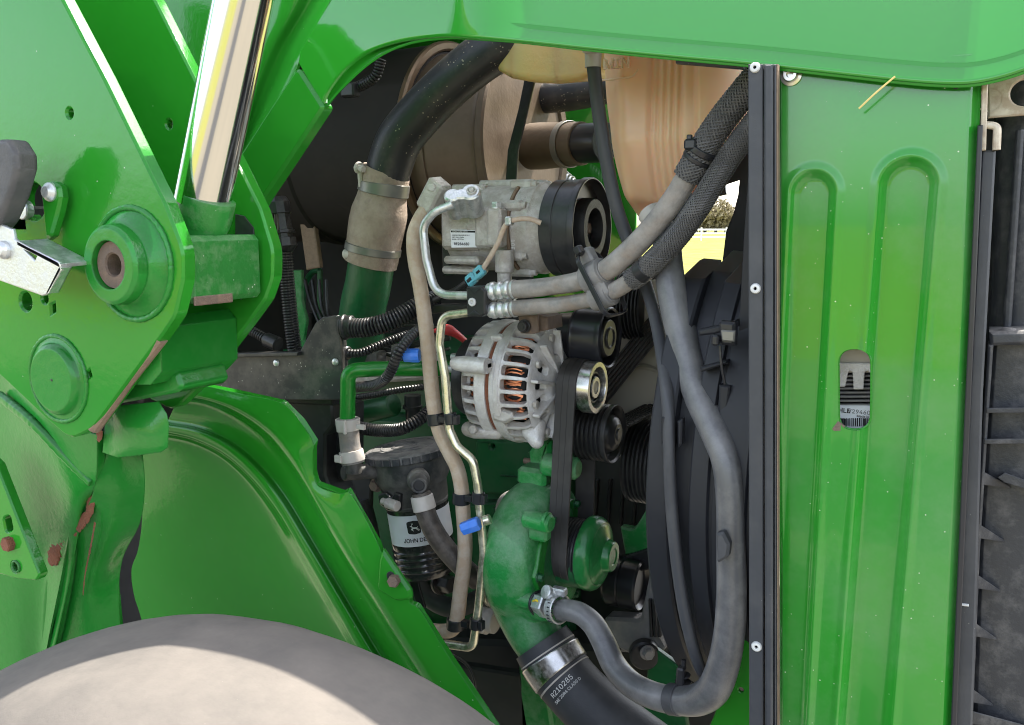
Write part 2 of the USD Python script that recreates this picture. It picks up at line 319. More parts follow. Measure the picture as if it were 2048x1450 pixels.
mat('matte_black', (.010, .010, .0105), .5, dust=.3, dustcol=(.035, .031, .028), ds=40, bump=.0005, bs=500, bev=.001, spec=.35)
mat('handle_rubber', (.055, .053, .052), .6, dust=.5, dustcol=(.12, .11, .10), ds=40, bump=.0006, bs=300, bev=.003)
mat('black_dusty', (.024, .024, .024), .42, dust=.7, dustcol=(.16, .148, .13), ds=26, dlo=.40, dhi=.68, bump=.0004, bs=400, bev=.0012, top=.4)
mat('hose_brown', (.045, .037, .032), .42, dust=.6, dustcol=(.16, .13, .105), ds=40, dlo=.42, dhi=.66, bump=.0008, bs=300)
mat('black_gloss', (.012, .012, .013), .2, dust=.15, ds=40, spec=.7, coat=.3)
mat('cap_grey', (.055, .055, .057), .5, dust=.75, dustcol=(.20, .19, .18), ds=60, dlo=.38, dhi=.66, bump=.0004, bs=300, bev=.0012, top=.3)
mat('green_pulley', (.010, .125, .026), .24, dust=.3, dustcol=(.07, .16, .08), ds=40, bump=.0002, bs=200, bev=.002, rmax=.5)
mat('conduit', (.012, .012, .013), .3, dust=.25, dustcol=(.14, .12, .10), ds=60, dlo=.5, top=.15)
mat('hose_grey', (.060, .060, .062), .34, dust=.5, dustcol=(.26, .25, .24), ds=14, dlo=.42, dhi=.68, bump=.0003, bs=700, top=.2, rmax=.5, spec=.9)
mat('hose_dark', (.035, .036, .040), .5, dust=.3, dustcol=(.13, .125, .12), ds=20, bump=.0003, bs=500)
mat('hose_dusty', (.15, .143, .135), .45, dust=.75, dustcol=(.34, .315, .285), ds=26, dlo=.38, dhi=.64, bump=.0006, bs=300, top=.35, col2=(.22, .175, .14), vs=45)
mat('hose_tan', (.43, .315, .22), .6, dust=.8, dustcol=(.50, .415, .33), ds=60, dlo=.4, dhi=.62, bump=.0008, bs=350)
mat('intake_black', (.016, .016, .017), .42, dust=.3, dustcol=(.16, .13, .10), ds=18, dlo=.5, specks=.22, speckcol=(.34, .28, .20), ss=170, bump=.0003, bs=300)
mat('silicone_tan', (.27, .195, .145), .65, dust=.75, dustcol=(.37, .295, .23), ds=30, dlo=.38, dhi=.62, bump=.001, bs=250, col2=(.20, .15, .115), vs=40)
mat('steel_band', (.19, .185, .165), .35, metal=.6, dust=.4, dustcol=(.18, .16, .13), ds=60)
mat('exhaust', (.085, .060, .038), .45, metal=.4, dust=.55, dustcol=(.165, .12, .078), ds=9, dlo=.35, dhi=.7, bump=.0005, bs=120)
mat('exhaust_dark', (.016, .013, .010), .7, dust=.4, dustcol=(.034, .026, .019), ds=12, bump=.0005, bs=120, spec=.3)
mat('exhaust_rim', (.16, .105, .06), .38, metal=.7, dust=.5, dustcol=(.085, .06, .036), ds=40)
mat('tank_plastic', (.66, .42, .25), .3, sss=.5, dust=.35, dustcol=(.55, .38, .25), ds=6, dlo=.35, bump=.0002, bs=160)
mat('tank_yellow', (.62, .40, .15), .35, sss=.3, dust=.5, dustcol=(.48, .35, .20), ds=12, bump=.0006, bs=120)
mat('copper', (.72, .27, .14), .3, metal=.9, dust=.2, ds=60)
mat('blue_plastic', (.035, .17, .62), .35, dust=.2, dustcol=(.35, .42, .55), ds=40, bev=.001)
mat('teal_plastic', (.12, .42, .50), .4, dust=.3, dustcol=(.3, .42, .42), ds=50, bev=.0008)
mat('red_rubber', (.55, .03, .035), .45, dust=.15)
mat('white_label', (.74, .75, .78), .35, dust=.2, dustcol=(.5, .47, .42), ds=50)
mat('print_black', (.012, .012, .013), .4)
mat('print_white', (.62, .62, .60), .5)
mat('yellow_mark', (.75, .55, .03), .6)
mat('clamp_pale', (.46, .42, .38), .6, dust=.5, dustcol=(.36, .31, .26), ds=50, bump=.0004, bs=300, bev=.001)
mat('strap_grey', (.17, .165, .16), .6, dust=.7, dustcol=(.30, .27, .24), ds=50, bev=.001)
mat('pale_metal', (.42, .38, .32), .5, metal=.25, dust=.55, dustcol=(.40, .35, .28), ds=10, bump=.0003, bs=200)
mat('rivet_white', (.55, .55, .53), .4, dust=.2)
mat('tyre_rubber', (.100, .090, .080), .9, dust=.85, dustcol=(.155, .136, .117), ds=12, dlo=.36, dhi=.68, col2=(.125, .11, .096), vs=5, bump=.0007, bs=70, specks=.06, speckcol=(.2, .18, .15), ss=130)
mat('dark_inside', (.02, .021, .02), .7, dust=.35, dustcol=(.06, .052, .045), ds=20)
mat('braid', (.07, .068, .066), .5, dust=.35, dustcol=(.20, .18, .16), ds=40)
mat('bracket_zinc_dirty', (.50, .44, .34), .5, metal=.4, dust=.75, dustcol=(.30, .22, .15), ds=45, dlo=.42, dhi=.6, bump=.0005, bs=200, bev=.001)
mat('grease', (.012, .014, .012), .35, dust=.3, dustcol=(.03, .06, .03), ds=80)
mat('straw', (.62, .48, .16), .7)
mat('ground_grass', (.17, .175, .030), .95, dust=.8, dustcol=(.22, .19, .065), ds=.9, dlo=.42, dhi=.62, col2=(.13, .155, .023), vs=.12, spec=.1)
mat('gravel', (.15, .135, .105), .95, dust=.8, dustcol=(.17, .15, .115), ds=.7, dlo=.42, dhi=.62, spec=.1)
mat('asphalt', (.05, .05, .052), .9, dust=.6, dustcol=(.08, .078, .075), ds=2, spec=.1)
mat('leaf', (.24, .20, .11), .8); mat('trunk', (.10, .075, .05), .9); mat('white_wood', (.75, .74, .70), .6)

# ================================================================== setting
gx = np.array([[-400, -400, 0], [400, -400, 0], [400, 400, 0], [-400, 400, 0]], float)
obj('ground', trimesh.Trimesh(gx, [[0, 1, 2], [0, 2, 3]], process=False), 'ground_grass', smooth=False, kind='structure', label='dry yellow green grass field around the tractor')
gp = np.array([[-30, -9.5, .004], [30, -9.5, .004], [30, 9, .004], [-30, 9, .004]], float)
obj('gravel_yard', trimesh.Trimesh(gp, [[0, 1, 2], [0, 2, 3]], process=False), 'gravel', smooth=False, kind='structure', label='beige gravel yard under the tractor')
dark_strip = np.array([[-40, -5.2, .008], [40, -5.2, .008], [40, -3.0, .008], [-40, -3.0, .008]], float)  # unseen dark strip, added so the chrome rod mirrors a grey band
obj('reflected_strip', trimesh.Trimesh(dark_strip, [[0, 1, 2], [0, 2, 3]], process=False), 'asphalt', smooth=False, kind='structure', label='unseen dark strip added to the yard for a grey band in the chrome')
def far(px, d): r = ray(px, 440); r = nrm([r[0], r[1], 0]); return np.array([C[0]+r[0]*d, C[1]+r[1]*d, 0])
# white board fence across the field
fa, fb = far(1150, 82), far(1850, 92); fd = nrm(fb-fa)
tf = thing('board_fence', 'white board fence across the grass field beyond the tractor', 'fence', fa)
for k in range(15):
    P = fa+(fb-fa)*k/14; obj('post', cbox(P+[0, 0, .6], (.12, .12, 1.2), .01), 'white_wood', tf)
ax_ = np.array([fd, np.cross(AZ, fd), AZ])
for k in range(3): obj('rail', cbox((fa+fb)/2+[0, 0, .35+.33*k]+ax_[1]*-.08, (np.linalg.norm(fb-fa), .03, .15), .005, ax_), 'white_wood', tf)
# distant trees
tw = ['low brown hazy tree far off at the left of the row', 'second tree of the far row with a yellowish crown', 'tallest tree in the far row beyond the fence', 'rounded tree right of the tallest far one', 'small sparse tree near the right of the far row', 'rightmost far tree behind the white fence']
for i, (px, d, h) in enumerate([(1385, 150, 3.6), (1410, 155, 4.2), (1432, 150, 4.6), (1455, 158, 4.3), (1476, 150, 3.4), (1500, 152, 3.8)]):
    P = far(px, d); rs = np.random.RandomState(i); t = thing('field_tree', tw[i], 'tree', P, 'trees beyond the fence')
    obj('trunk', sweep([P, P+[.1, 0, h*.3], P+[.2, .1, h*.6]], [.25, .2, .08], 8), 'trunk', t)
    n = 3000; q = rs.randn(n, 3); q /= np.linalg.norm(q, axis=1)[:, None]; q *= (rs.rand(n, 1)**.4); q = q*[h*.62, h*.62, h*.42]+P+[0, 0, h*.55]; q += (meshkit.noise(q*.6)[:, None]-.5)*2
    a, b = rs.randn(n, 3)*.2, rs.randn(n, 3)*.2
    V = np.stack([q, q+a, q+a+b, q+b], 1).reshape(-1, 3); f = np.arange(n)[:, None]*4+[[0, 1, 2, 0, 2, 3]]
    obj('crown', trimesh.Trimesh(V, f.reshape(-1, 3), process=False), 'leaf', t, smooth=False)

# ================================================================== big bodywork
# ---- hood
cr0 = U(985, 75, .93); crx = cr0[0]
zl = lambda x: 1.905 + (x+.55)*-.105
def hoody(x, z, ze):
    w = np.clip((x-crx+.05)/.10, 0, 1); w = w*w*(3-2*w); d = max(z-ze, 0); d2 = max(z-zl(x), 0)
    return .93 + .62*w*d + .05*(1-w)*d2 + max(d2-.20, 0)**2*3.0
edge = spline([U(*a, .93) for a in [(646, 211), (662, 191), (690, 162), (725, 130), (768, 101), (815, 83), (860, 75), (905, 72), (960, 75), (1040, 81), (1200, 99), (1360, 115), (1500, 128), (1700, 150), (1800, 161), (1880, 167), (1935, 167), (1985, 159), (2040, 143), (2100, 118), (2180, 80)]], 8)
edge, _ = resample(edge, n=170)
seam0, seam1, seam2 = U(646, 211, .93), U(593, 117, .93), U(672, -20, .93)
rows = []
ztop = 2.17; ztp = lambda x: 2.17-.14*(x+.9)
lam = np.r_[0, .008, .02, .05, np.linspace(.1, 1, 22)]
for l in lam:
    row = []
    for i, e in enumerate(edge):
        zz = e[2] + l*(ztp(e[0])-e[2])
        lx = seam1[0]+(seam2[0]-seam1[0])*np.clip((zz-seam1[2])/(seam2[2]-seam1[2]), 0, 3) if zz > seam1[2] else seam0[0]+(seam1[0]-seam0[0])*(zz-seam0[2])/(seam1[2]-seam0[2])
        lx0 = seam0[0]; k = i/(len(edge)-1); x = e[0] + (lx-lx0)*(1-k)**4
        row.append([x, hoody(x, zz, e[2]) + (0.003 if l == 0 else 0), zz])
    rows.append(row)
th = thing('engine_hood', 'glossy green hood arching over the open engine bay', 'hood', (0, .93, 1.9))
Gh = np.array(rows)
obj('hood_side', solidify(Gh, .004), 'green_hood', th, smooth=50)
lip = np.array([[e+[0, .004, .0], e+[0, .009, .002], e+[0, .010, .02]] for e in edge]).transpose(1, 0, 2)
obj('returned_lip', solidify(lip, .003), 'green_paint', th, smooth=50)
tp = Gh[-1]; xs = tp[:, 0]
top = np.array([tp, tp+[0, .10, .06], tp+[0, .26, .11], tp+[0, .5, .12], tp+[0, .74, .08], tp+[0, .85, 0]])
obj('hood_top', solidify(top, .004, (0, 0, -1)), 'green_hood', th, smooth=60)
fy = 1.98
obj('far_side_panel', [cbox((0.15, fy, 2.05), (1.6, .01, .30), .002), cbox((-1.25, fy, 1.75), (1.05, .01, .9), .002)], 'green_hood', th, label='hood side on the far side of the engine bay')
obj('seal_strip', sweep(spline([U(1355, 117, .945), U(1420, 122, .945), U(1490, 128, .945)], 6), .006, 8), 'black_seal', th)

# ---- cab side panel left of the seam and the separate lower strip
tq = thing('rear_hood_panel', 'green fixed panel left of the hood seam behind the chrome rod', 'body panel', (-1, .95, 1.8))
L0 = [(250, -160, .972), (300, 0, .972), (340, 150, .972), (420, 330, .972)]
L1 = [(470, -160, .968), (500, 0, .968), (470, 160, .968), (455, 330, .968)]
L2 = [(640, -160, .955), (590, 0, .955), (530, 120, .958), (462, 330, .962)]
L3 = [(690, -160, .972), (622, 0, .972), (560, 110, .972), (466, 330, .972)]
L4 = [(765, -160, .937), (662, 0, .937), (602, 113, .937), (592, 140, .945), (540, 238, .945), (484, 322, .945)]
obj('panel', loft([L0, L1, L2, L3, L4], nu=60, nv=8, t=.004), 'green_paint', tq)
ts = thing('lower_trim_strip', 'green trim strip below the hood seam beside the loader plate', 'body panel', U(560, 250, .93))
obj('trim_strip', plate(rpoly([(594, 131, 10), (647, 214, 12), (585, 308), (522, 403, 4), (440, 560), (380, 520), (479, 308), (530, 228)]), .925, .02, .004), 'green_paint', ts)

obj('sun_block_slab', cbox((-1.75, 1.47, 2.22), (1.75, 1.0, .02), .003), 'green_paint', tq); obj('inner_wall', cbox((-2.0, 1.45, 1.7), (.02, 1.0, 1.1), .003), 'weld_edge', tq)  # the top slab is unseen, added to keep sun out behind the panel
# ---- loader mast
tm = thing('loader_mast', 'green loader mast of two heavy plates with a bored pivot boss', 'loader mast', U(216, 530, .65))
mo = rpoly([(20, -200), (126, 0), (207, 154), (331, 408, 60), (366, 500, 120), (366, 560, 60), (350, 632, 60), (323, 672), (185, 858, 40), (140, 880, 30), (95, 842, 20), (0, 752), (-300, 473), (-400, 300), (-400, -200)])
obj('outer_plate', plate(mo, .65, .016, .0025, holes=[(139, 226, 9), (51, 603, 18), (89, 597, 9), [(101, 610), (109, 606), (110, 622), (102, 627)], [(173, 746), (179, 740), (182, 752), (176, 756)], (66, 402, 36)]), 'green_paint', tm)
mi = rpoly([(180, -200), (310, 0), (388, 155), (476, 327), (521, 418, 60), (546, 500, 120), (545, 555, 60), (530, 599, 50), (497, 645), (405, 765), (345, 822, 25), (300, 800), (200, 600), (100, 300), (50, -200)])
obj('inner_plate', plate(mi, .78, .016, .0025, holes=[(337, 248, 8)]), 'green_paint', tm)
bc = U(216, 530, .622); s_ = S(bc); rb = 80*s_
def boss(c, h, r, r2, r3=None, hole=0):
    pr = [(0, hole), (0, r-.004), (.003, r), (h*.55, r+.001), (h*.8, r+(r2-r)*.25), (h*.93, r+(r2-r)*.55), (h, r2), (h+.002, r2), (h+.002, hole), (0, hole)]
    return lathe(c, AY, pr, 56)
obj('pivot_boss', boss(bc, .0275, rb, 97*s_, hole=49*s_), 'green_cast', tm)
obj('boss_flange', lathe(bc+[0.003, .014, 0], AY, [(0, 52*s_), (0, 80*s_), (.004, 84*s_), (.009, 95*s_), (.0125, 107*s_), (.0145, 113*s_), (.02, 114*s_), (.02, 52*s_), (0, 52*s_)], 64), 'green_cast', tm, smooth=60)
pin = lathe(bc+[0, .006, 0], AY, [(.03, 0), (.03, 20*s_), (.002, 22*s_), (0, 25*s_), (0, 47*s_), (.002, 48.5*s_), (.04, 48.5*s_), (.04, 0)], 44)
obj('pivot_pin', pin, 'rusty_steel', tm, label='bare rusty pin end with a centre hole')
b2 = U(101, 760, .640); s2 = S(b2)
obj('lower_boss', boss(b2, .009, 70*s2, 86*s2), 'green_cast', tm)
obj('centre_mark', disc(b2+[0.002, -.0004, 0], AY, 3*s2, .002, .0003, 12), 'black_clean', tm)
def bead(c, r, n=120, w=.0034, a0=0, a1=2*np.pi):
    t = np.linspace(a0, a1, n); p = np.stack([c[0]+r*np.cos(t), np.full(n, c[1]), c[2]+r*np.sin(t)], 1); return sweep(p, w*(1+.10*np.sin(np.arange(n)*2.1)+.06*np.sin(np.arange(n)*.7)), 8)
obj('weld_bead', bead(bc+[.003, .0275, 0], 114*s_), 'green_cast', tm); obj('weld_bead', bead(b2+[0, .0098, 0], 87*s2, w=.0028), 'green_cast', tm)
# cross tube, gussets between the plates
obj('cross_tube', hull([p+[0, dy, 0] for dy in (.666, .779) for p in (lambda L: [np.r_[U(x, y, .70)[0], 0, U(x, y, .70)[2]] for x, y in L])([(300, 640), (352, 630), (368, 650), (372, 735), (350, 760), (290, 760)])]), 'green_cast', tm)
obj('bottom_plate', plate(rpoly([(215, 812), (250, 745), (352, 742, 14), (364, 775, 14), (352, 786)]), .69, .07, .004), 'green_cast', tm)
obj('outer_plate_lower_edge', sweep([U(322, 674, .658), U(255, 760, .658), U(188, 855, .658)], .0082, 10), 'weld_edge', tm, label='bare rusty lower edge of the outer plate')
obj('grease_smear', plate([(c[0], c[1]) for c in [(470, 428), (488, 432), (506, 455), (512, 500), (510, 545), (498, 585), (480, 600), (470, 560)]], .7785, .0015, .0003), 'grease', tm)

# ---- hydraulic cylinder
Yr = .722
ra, rb_ = U(540, -260, Yr), U(407, 392, Yr); rc = U(404, 452, Yr); rax = nrm(ra-rb_)
tc = thing('hydraulic_cylinder', 'chrome hydraulic rod rising from a green square rod end', 'hydraulic cylinder', rc)
obj('rod', disc(rb_-rax*.01, rax, 54.5*S(rb_), np.linalg.norm(ra-rb_)+.01, .001, 72), 'chrome', tc, smooth=60)
sR = S(rc)
obj('rod_collar', lathe(rc-rax*.02, rax, [(0, 0), (0, 49*sR), (.018, 49*sR), (.021, 51*sR), (.03, 54*sR), (.052, 54.5*sR), (.0535, 54.3*sR), (.0535, 0)], 64), 'green_worn', tc)
xb0 = UX = U(440, 500, .722)
obj('rod_end', cbox((xb0[0]-.045, .723, (U(440, 470, .722)[2]+U(440, 600, .722)[2])/2), (.11, .108, abs(U(440, 472, .722)[2]-U(440, 602, .722)[2])), .006), 'green_worn', tc)
zb = U(440, 602, .722)[2]
obj('bare_patch', cbox((xb0[0]+.0095, .700, zb+.004), (.003, .055, .010), .001), 'rusty_steel', tc, label='bare rusty lower edge of the rod end')

# ---- latch lever on the mast
tl = thing('latch_lever', 'galvanised latch bracket with a black rubber handle at the left edge', 'latch', U(30, 500, .60))
hp = rpoly([(-30, 440), (-5, 330), (12, 282, 12), (40, 278, 10), (62, 305, 12), (66, 335, 8), (44, 398), (26, 452, 6), (2, 458, 6), (-30, 452)])
obj('handle', ballhull([(U(x, y, .592)+[0, d_, 0], .0062) for x, y in [(1, 304), (9, 291), (22, 291), (35, 312), (36, 334), (22, 386), (0, 436), (-8, 446), (-40, 446), (-60, 430), (-30, 345)] for d_ in (0, .014)]), 'handle_rubber', tl, smooth=60)
bp = rpoly([(-60, 400), (0, 448), (24, 458), (28, 478, 8), (60, 495), (118, 524, 14), (122, 540, 8), (96, 588, 10), (84, 592, 6), (0, 562), (-60, 540)])
obj('bracket', plate(bp, .592, .004, .001, holes=[[(46, 498), (69, 521), (73, 512), (60, 505)]]), 'zinc', tl)
fl = [U(26, 462, .592), U(30, 478, .592), U(118, 526, .592), U(93, 480, .592)]
e1, e2 = U(34, 482, .592), U(121, 528, .592)
obj('bracket_flange', hull([e1, e2, e1+[0, .035, .002], e2+[0, .035, .002], e1-[0, 0, .004], e2-[0, 0, .004], e1+[0, .035, -.002], e2+[0, .035, -.002]]), 'zinc', tl)
f1, f2 = U(123, 535, .592), U(97, 587, .592)
obj('bracket_end', hull([f1, f2, f1+[0, .012, 0], f2+[0, .012, 0], f1-[.004, 0, 0], f2-[.004, 0, 0]]), 'zinc', tl)
obj('rivet', lathe(U(3, 500, .588), -AY, [(-.004, 0), (-.004, .010), (0, .0095), (.0035, .006), (.004, 0)], 24), 'zinc', tl)
ta = thing('pivot_tab', 'green rounded tab with a domed zinc bolt beside the black handle', 'tab', U(100, 400, .64))
obj('tab', plate(rpoly([(80, 372, 14), (100, 360, 14), (118, 372, 14), (121, 395, 10), (116, 420), (101, 472, 8), (90, 480), (82, 400)]), .632, .010, .003), 'green_paint', ta)
obj('bolt', lathe(U(99, 384, .631), -AY, [(-.003, 0), (-.003, .0105), (0, .0105), (.002, .010), (.006, .006), (.0065, 0)], 28), 'zinc', ta)
obj('stop_block', cbox(U(62, 438, .665), (.03, .03, .03), .003), 'black_plastic', ta); obj('stop_bolt', disc(U(58, 420, .655), -AY, .011, .01), 'zinc', ta)

# ---- loader mount casting, lower left
tn = thing('loader_mount', 'green welded loader mount with rusty chipped seams above the tyre', 'loader mount', U(150, 1000, .8))
obj('upper_face', loft([[(-120, 600, .74), (-60, 900, .74), (-40, 1150, .74), (-30, 1400, .74)], [(0, 720, .72), (20, 960, .735), (30, 1150, .75), (40, 1400, .75)], [(60, 780, .70), (95, 960, .72), (85, 1160, .76), (70, 1400, .76)], [(130, 850, .70), (150, 965, .71), (150, 1090, .745), (85, 1400, .76)], [(195, 870, .70), (192, 960, .712), (165, 1040, .75), (92, 1400, .765)]], nu=40, nv=8, t=.012), 'green_cast', tn)
obj('lower_face', loft([[(190, 900, .712), (190, 965, .714), (172, 1020, .735), (130, 1090, .752), (95, 1150, .758), (80, 1400, .765)], [(230, 905, .725), (235, 970, .735), (225, 1040, .755), (200, 1130, .775), (170, 1210, .78), (150, 1400, .78)], [(285, 905, .76), (290, 960, .765), (282, 1040, .785), (245, 1120, .81), (238, 1180, .81), (250, 1400, .81)]], nu=40, nv=10, t=.012), 'green_cast', tn)
obj('top_casting', hull([U(x, y, Y) for Y in (.70, .775) for x, y in [(212, 825), (225, 812), (318, 803), (334, 828), (338, 850), (336, 895), (322, 905), (268, 912), (235, 915), (205, 905)]]+[U(250, 860, .690), U(300, 850, .690), U(260, 895, .692), U(315, 888, .692)]), 'green_cast', tn)
def seam(pts, r, flat=.22, amp=.8, dy=0):
    p, _ = resample(spline([np.r_[U(x, y, Y-dy), k*S(U(x, y, Y))] for x, y, Y, k in pts], 8), .003); p[:, 3] *= 1+amp*(meshkit.fbm(p[:, :3]*220)-.5)*2
    t = sweep(p[:, :3], np.abs(p[:, 3])*r, 8); n_ = len(p)
    t.vertices[:n_*8, 1] = np.repeat(p[:, 1], 8)+(t.vertices[:n_*8, 1]-np.repeat(p[:, 1], 8))*flat
    return t
obj('rust_chip', seam([(168, 978, .735, 10), (180, 1000, .74, 12), (178, 1025, .742, 8), (150, 1055, .748, 11), (122, 1085, .753, 10), (108, 1112, .757, 14), (100, 1126, .759, 6)], 1.15, dy=.008), 'rust', tn)
obj('rust_chip', seam([(192, 855, .70, 5), (200, 870, .70, 9), (196, 882, .70, 6)], 1, dy=.004), 'rust', tn)
obj('bare_patch', hull([U(x, y, .6985) for x, y in [(262, 816), (300, 812), (302, 828), (292, 840), (278, 832)]]+[U(280, 822, .71)]), 'rusty_steel', tn)
obj('weld_seam', seam([(0, 792, .716, 11), (70, 850, .703, 12), (130, 912, .708, 12), (182, 966, .712, 9)], 1, flat=.7, amp=.2), 'green_cast', tn)
obj('rust_line', seam([(190, 1045, .742, 2.5), (182, 1090, .748, 2.5), (170, 1150, .765, 2), (166, 1190, .775, 1.5)], 1.0, dy=.004), 'rust', tn)
tk = thing('stop_bracket', 'small green bracket plate with a slot and rusty bolt at the left edge', 'bracket', U(30, 1060, .66))
obj('bracket_plate', plate(rpoly([(-60, 880), (-8, 930), (66, 1118, 6), (79, 1150, 10), (72, 1162, 8), (30, 1158), (-60, 1130)]), .66, .012, .002, holes=[rpoly([(6, 1035, 8), (20, 1030, 8), (26, 1060, 8), (12, 1066, 8)]), (29, 1134, 11)]), 'green_paint', tk)
obj('slot_ring', ring(U(29, 1134, .657), AY, 13*S(U(29, 1134, .66)), 9*S(U(29, 1134, .66)), .005), 'green_worn', tk)
obj('bolt', bolt(U(22, 1086, .66), -AY, 15*S(U(22, 1086, .66)), .009, False), 'rust', tk)

# ---- inner mudguard with stepped flange
tg = thing('inner_mudguard', 'large green pressed shield with a stepped flange above the tyre', 'mudguard', U(500, 1100, 1))
E0 = [(385, 762, .975), (400, 764, .975), (480, 780, .975), (572, 800, .975), (610, 838, .975), (637, 880, .975), (634, 888, .975), (634, 940, .975), (640, 962, .975), (690, 980, .975), (702, 974, .975), (764, 1085, .975), (766, 1094, .975), (800, 1150, .975), (826, 1190, .975), (826, 1202, .975), (840, 1205, .975), (905, 1308, .975), (975, 1412, .975), (1010, 1465, .975)]
E0b = [(378, 770, .968), (398, 770, .968), (478, 787, .968), (566, 808, .968), (602, 846, .968), (628, 892, .968), (626, 900, .968), (627, 950, .968), (634, 970, .968), (684, 988, .968), (696, 984, .968), (758, 1093, .968), (760, 1100, .968), (793, 1157, .968), (818, 1196, .968), (820, 1208, .968), (832, 1212, .968), (897, 1314, .968), (966, 1418, .968), (1000, 1470, .968)]
E1 = [(360, 790, .9635), (420, 800, .9635), (485, 825, .9635), (545, 868, .9635), (590, 925, .9635), (640, 1010, .9635), (700, 1110, .9635), (780, 1230, .9635), (860, 1355, .9635), (930, 1470, .9635)]
E2 = [(355, 800, .985), (410, 808, .985), (470, 835, .985), (525, 875, .985), (570, 930, .985), (620, 1010, .985), (680, 1115, .985), (755, 1235, .985), (835, 1360, .985), (905, 1470, .985)]
R0 = [(335, 843, .995), (400, 855, .995), (468, 885, .995), (522, 930, .995), (570, 990, .995), (622, 1075, .995), (690, 1190, .995), (765, 1315, .995), (860, 1470, .995)]
R1 = [(332, 850, .980), (395, 862, .980), (460, 893, .980), (512, 938, .980), (560, 998, .980), (612, 1083, .980), (680, 1198, .980), (752, 1320, .980), (845, 1470, .980)]
R2 = [(328, 862, .980), (388, 876, .980), (450, 906, .980), (502, 952, .980), (550, 1012, .980), (600, 1095, .980), (666, 1207, .980), (738, 1330, .980), (828, 1470, .980)]
R3 = [(325, 872, .997), (380, 886, .997), (440, 916, .997), (492, 962, .997), (538, 1022, .997), (588, 1103, .997), (652, 1215, .997), (724, 1338, .997), (815, 1470, .997)]
I1 = [(300, 885, 1.0), (340, 940, 1.0), (380, 1010, 1.0), (430, 1080, 1.0), (490, 1180, 1.0), (560, 1300, 1.0), (650, 1470, 1.0)]
I2 = [(262, 880, 1.0), (284, 960, 1.0), (284, 1040, 1.0), (276, 1100, 1.0), (263, 1140, 1.0), (268, 1190, 1.0), (284, 1245, 1.0), (300, 1470, 1.0)]
tlt = lambda c, k: [(x, y, Y+k*max(0, (y-820))/600) for x, y, Y in c]
E1, E2, R0, R1, R2, R3, I1, I2 = [tlt(c, k) for c, k in zip((E1, E2, R0, R1, R2, R3, I1, I2), (.005, .01, .03, .03, .03, .045, .09, .12))]
obj('edge_flange', loft([E0, E0b], nu=160, nv=1, t=.003, lin=True), 'green_paint', tg, smooth=30)
obj('pressed_panel', loft([E0b, E1, E2, R0, R1, R2, R3, I1, I2], nu=150, nv=5, t=.003), 'green_paint', tg, smooth=60)
obj('bolt_pad', plate(rpoly([(764, 1100), (818, 1180, 6), (822, 1200, 8), (790, 1204, 16), (752, 1180, 16), (757, 1120)]), .963, .008, .004), 'green_paint', tg)
obj('bolt_hole', disc(U(781, 1153, .9615), AY, 10*S(U(781, 1153, .97)), .002, .0003, 24), 'black_clean', tg)
obj('bolt', bolt(U(790, 1160, .962), nrm([.25, -1, .1]), 13*S(U(790, 1160, .96)), .010, False), 'rusty_steel', tg)

tah = thing('gap_shade_sheet', 'black sheet standing in for the shade between loader mount and mudguard', 'shade_backing', U(260, 1140, 1.2)); obj('housing', plate(rpoly([(200, 1000), (340, 1000), (340, 1300), (200, 1300)]), 1.2, .2, .01), 'matte_black', tah)  # black sheet stands in for the shade in this gap
# ---- tyre
tt = thing('tractor_front_wheel', 'front wheel with a dusty smooth tyre shoulder filling the lower left corner', 'wheel', (-.606, .546, .68))
aa = np.linspace(0, 2*np.pi, 64, endpoint=False); ca, sa = np.cos(aa), np.sin(aa)
prof = np.stack([.194*np.sign(ca)*np.abs(ca)**.7, .62-.192+.192*np.sign(sa)*np.abs(sa)**.7], 1); prof = np.vstack([prof, prof[:1]])
tyre = lathe((-.606, .546, .68), AY, prof, 220)
w = meshkit.fbm(tyre.vertices*9, 4)-.5; tyre.vertices += tyre.vertex_normals*(w*.006)[:, None]
obj('tyre', tyre, 'tyre_rubber', tt, smooth=60)
obj('rim', lathe((-.606, .546, .68), AY, [(-.1, .05), (-.1, .2), (-.17, .26), (.17, .26), (.1, .05), (-.1, .05)], 48), 'green_paint', tt)

# ================================================================== right hand side
# ---- pressed green side panel
YP = .947
tp_ = thing('side_panel', 'tall green side panel with two pressed ribs and an oval slot', 'body panel', U(1755, 800, YP))
loc = lambda x, y: U(x, y, YP)[[0, 2]]
pl = rpoly([(1556, 138), (1965, 138), (1961, 200), (1936, 800), (1902, 1500), (1556, 1500)])
pw = np.array([loc(*a) for a in pl]); x0, z0 = pw.min(0); x1, z1 = pw.max(0)
nx_, nz_ = 230, 120
zz = np.unique(np.r_[np.linspace(z0, z1, 60), np.linspace(loc(1700, 460)[1], loc(1700, 260)[1], 60)]); xx = np.linspace(0, 1, nx_)
Rl = lambda z: np.interp(z, *np.array(sorted([(loc(1965, 138)[1], loc(1965, 138)[0]), (loc(1961, 200)[1], loc(1961, 200)[0]), (loc(1936, 800)[1], loc(1936, 800)[0]), (loc(1902, 1500)[1], loc(1902, 1500)[0])])).T)
Ll = lambda z: np.interp(z, [loc(1556, 1500)[1], loc(1556, 138)[1]], [loc(1556, 1500)[0], loc(1556, 138)[0]])
def stad(X, Z, c, top, r, taper):
    """distance inside a rounded slot that runs down out of the picture"""
    cx = c + taper*(top-Z); dz = np.maximum(Z-(top-r), 0)
    return r - np.sqrt((X-cx)**2+dz**2)
def sm(t): t = np.clip(t, 0, 1); return t*t*(3-2*t)
Gp = np.zeros((len(zz), nx_, 3))
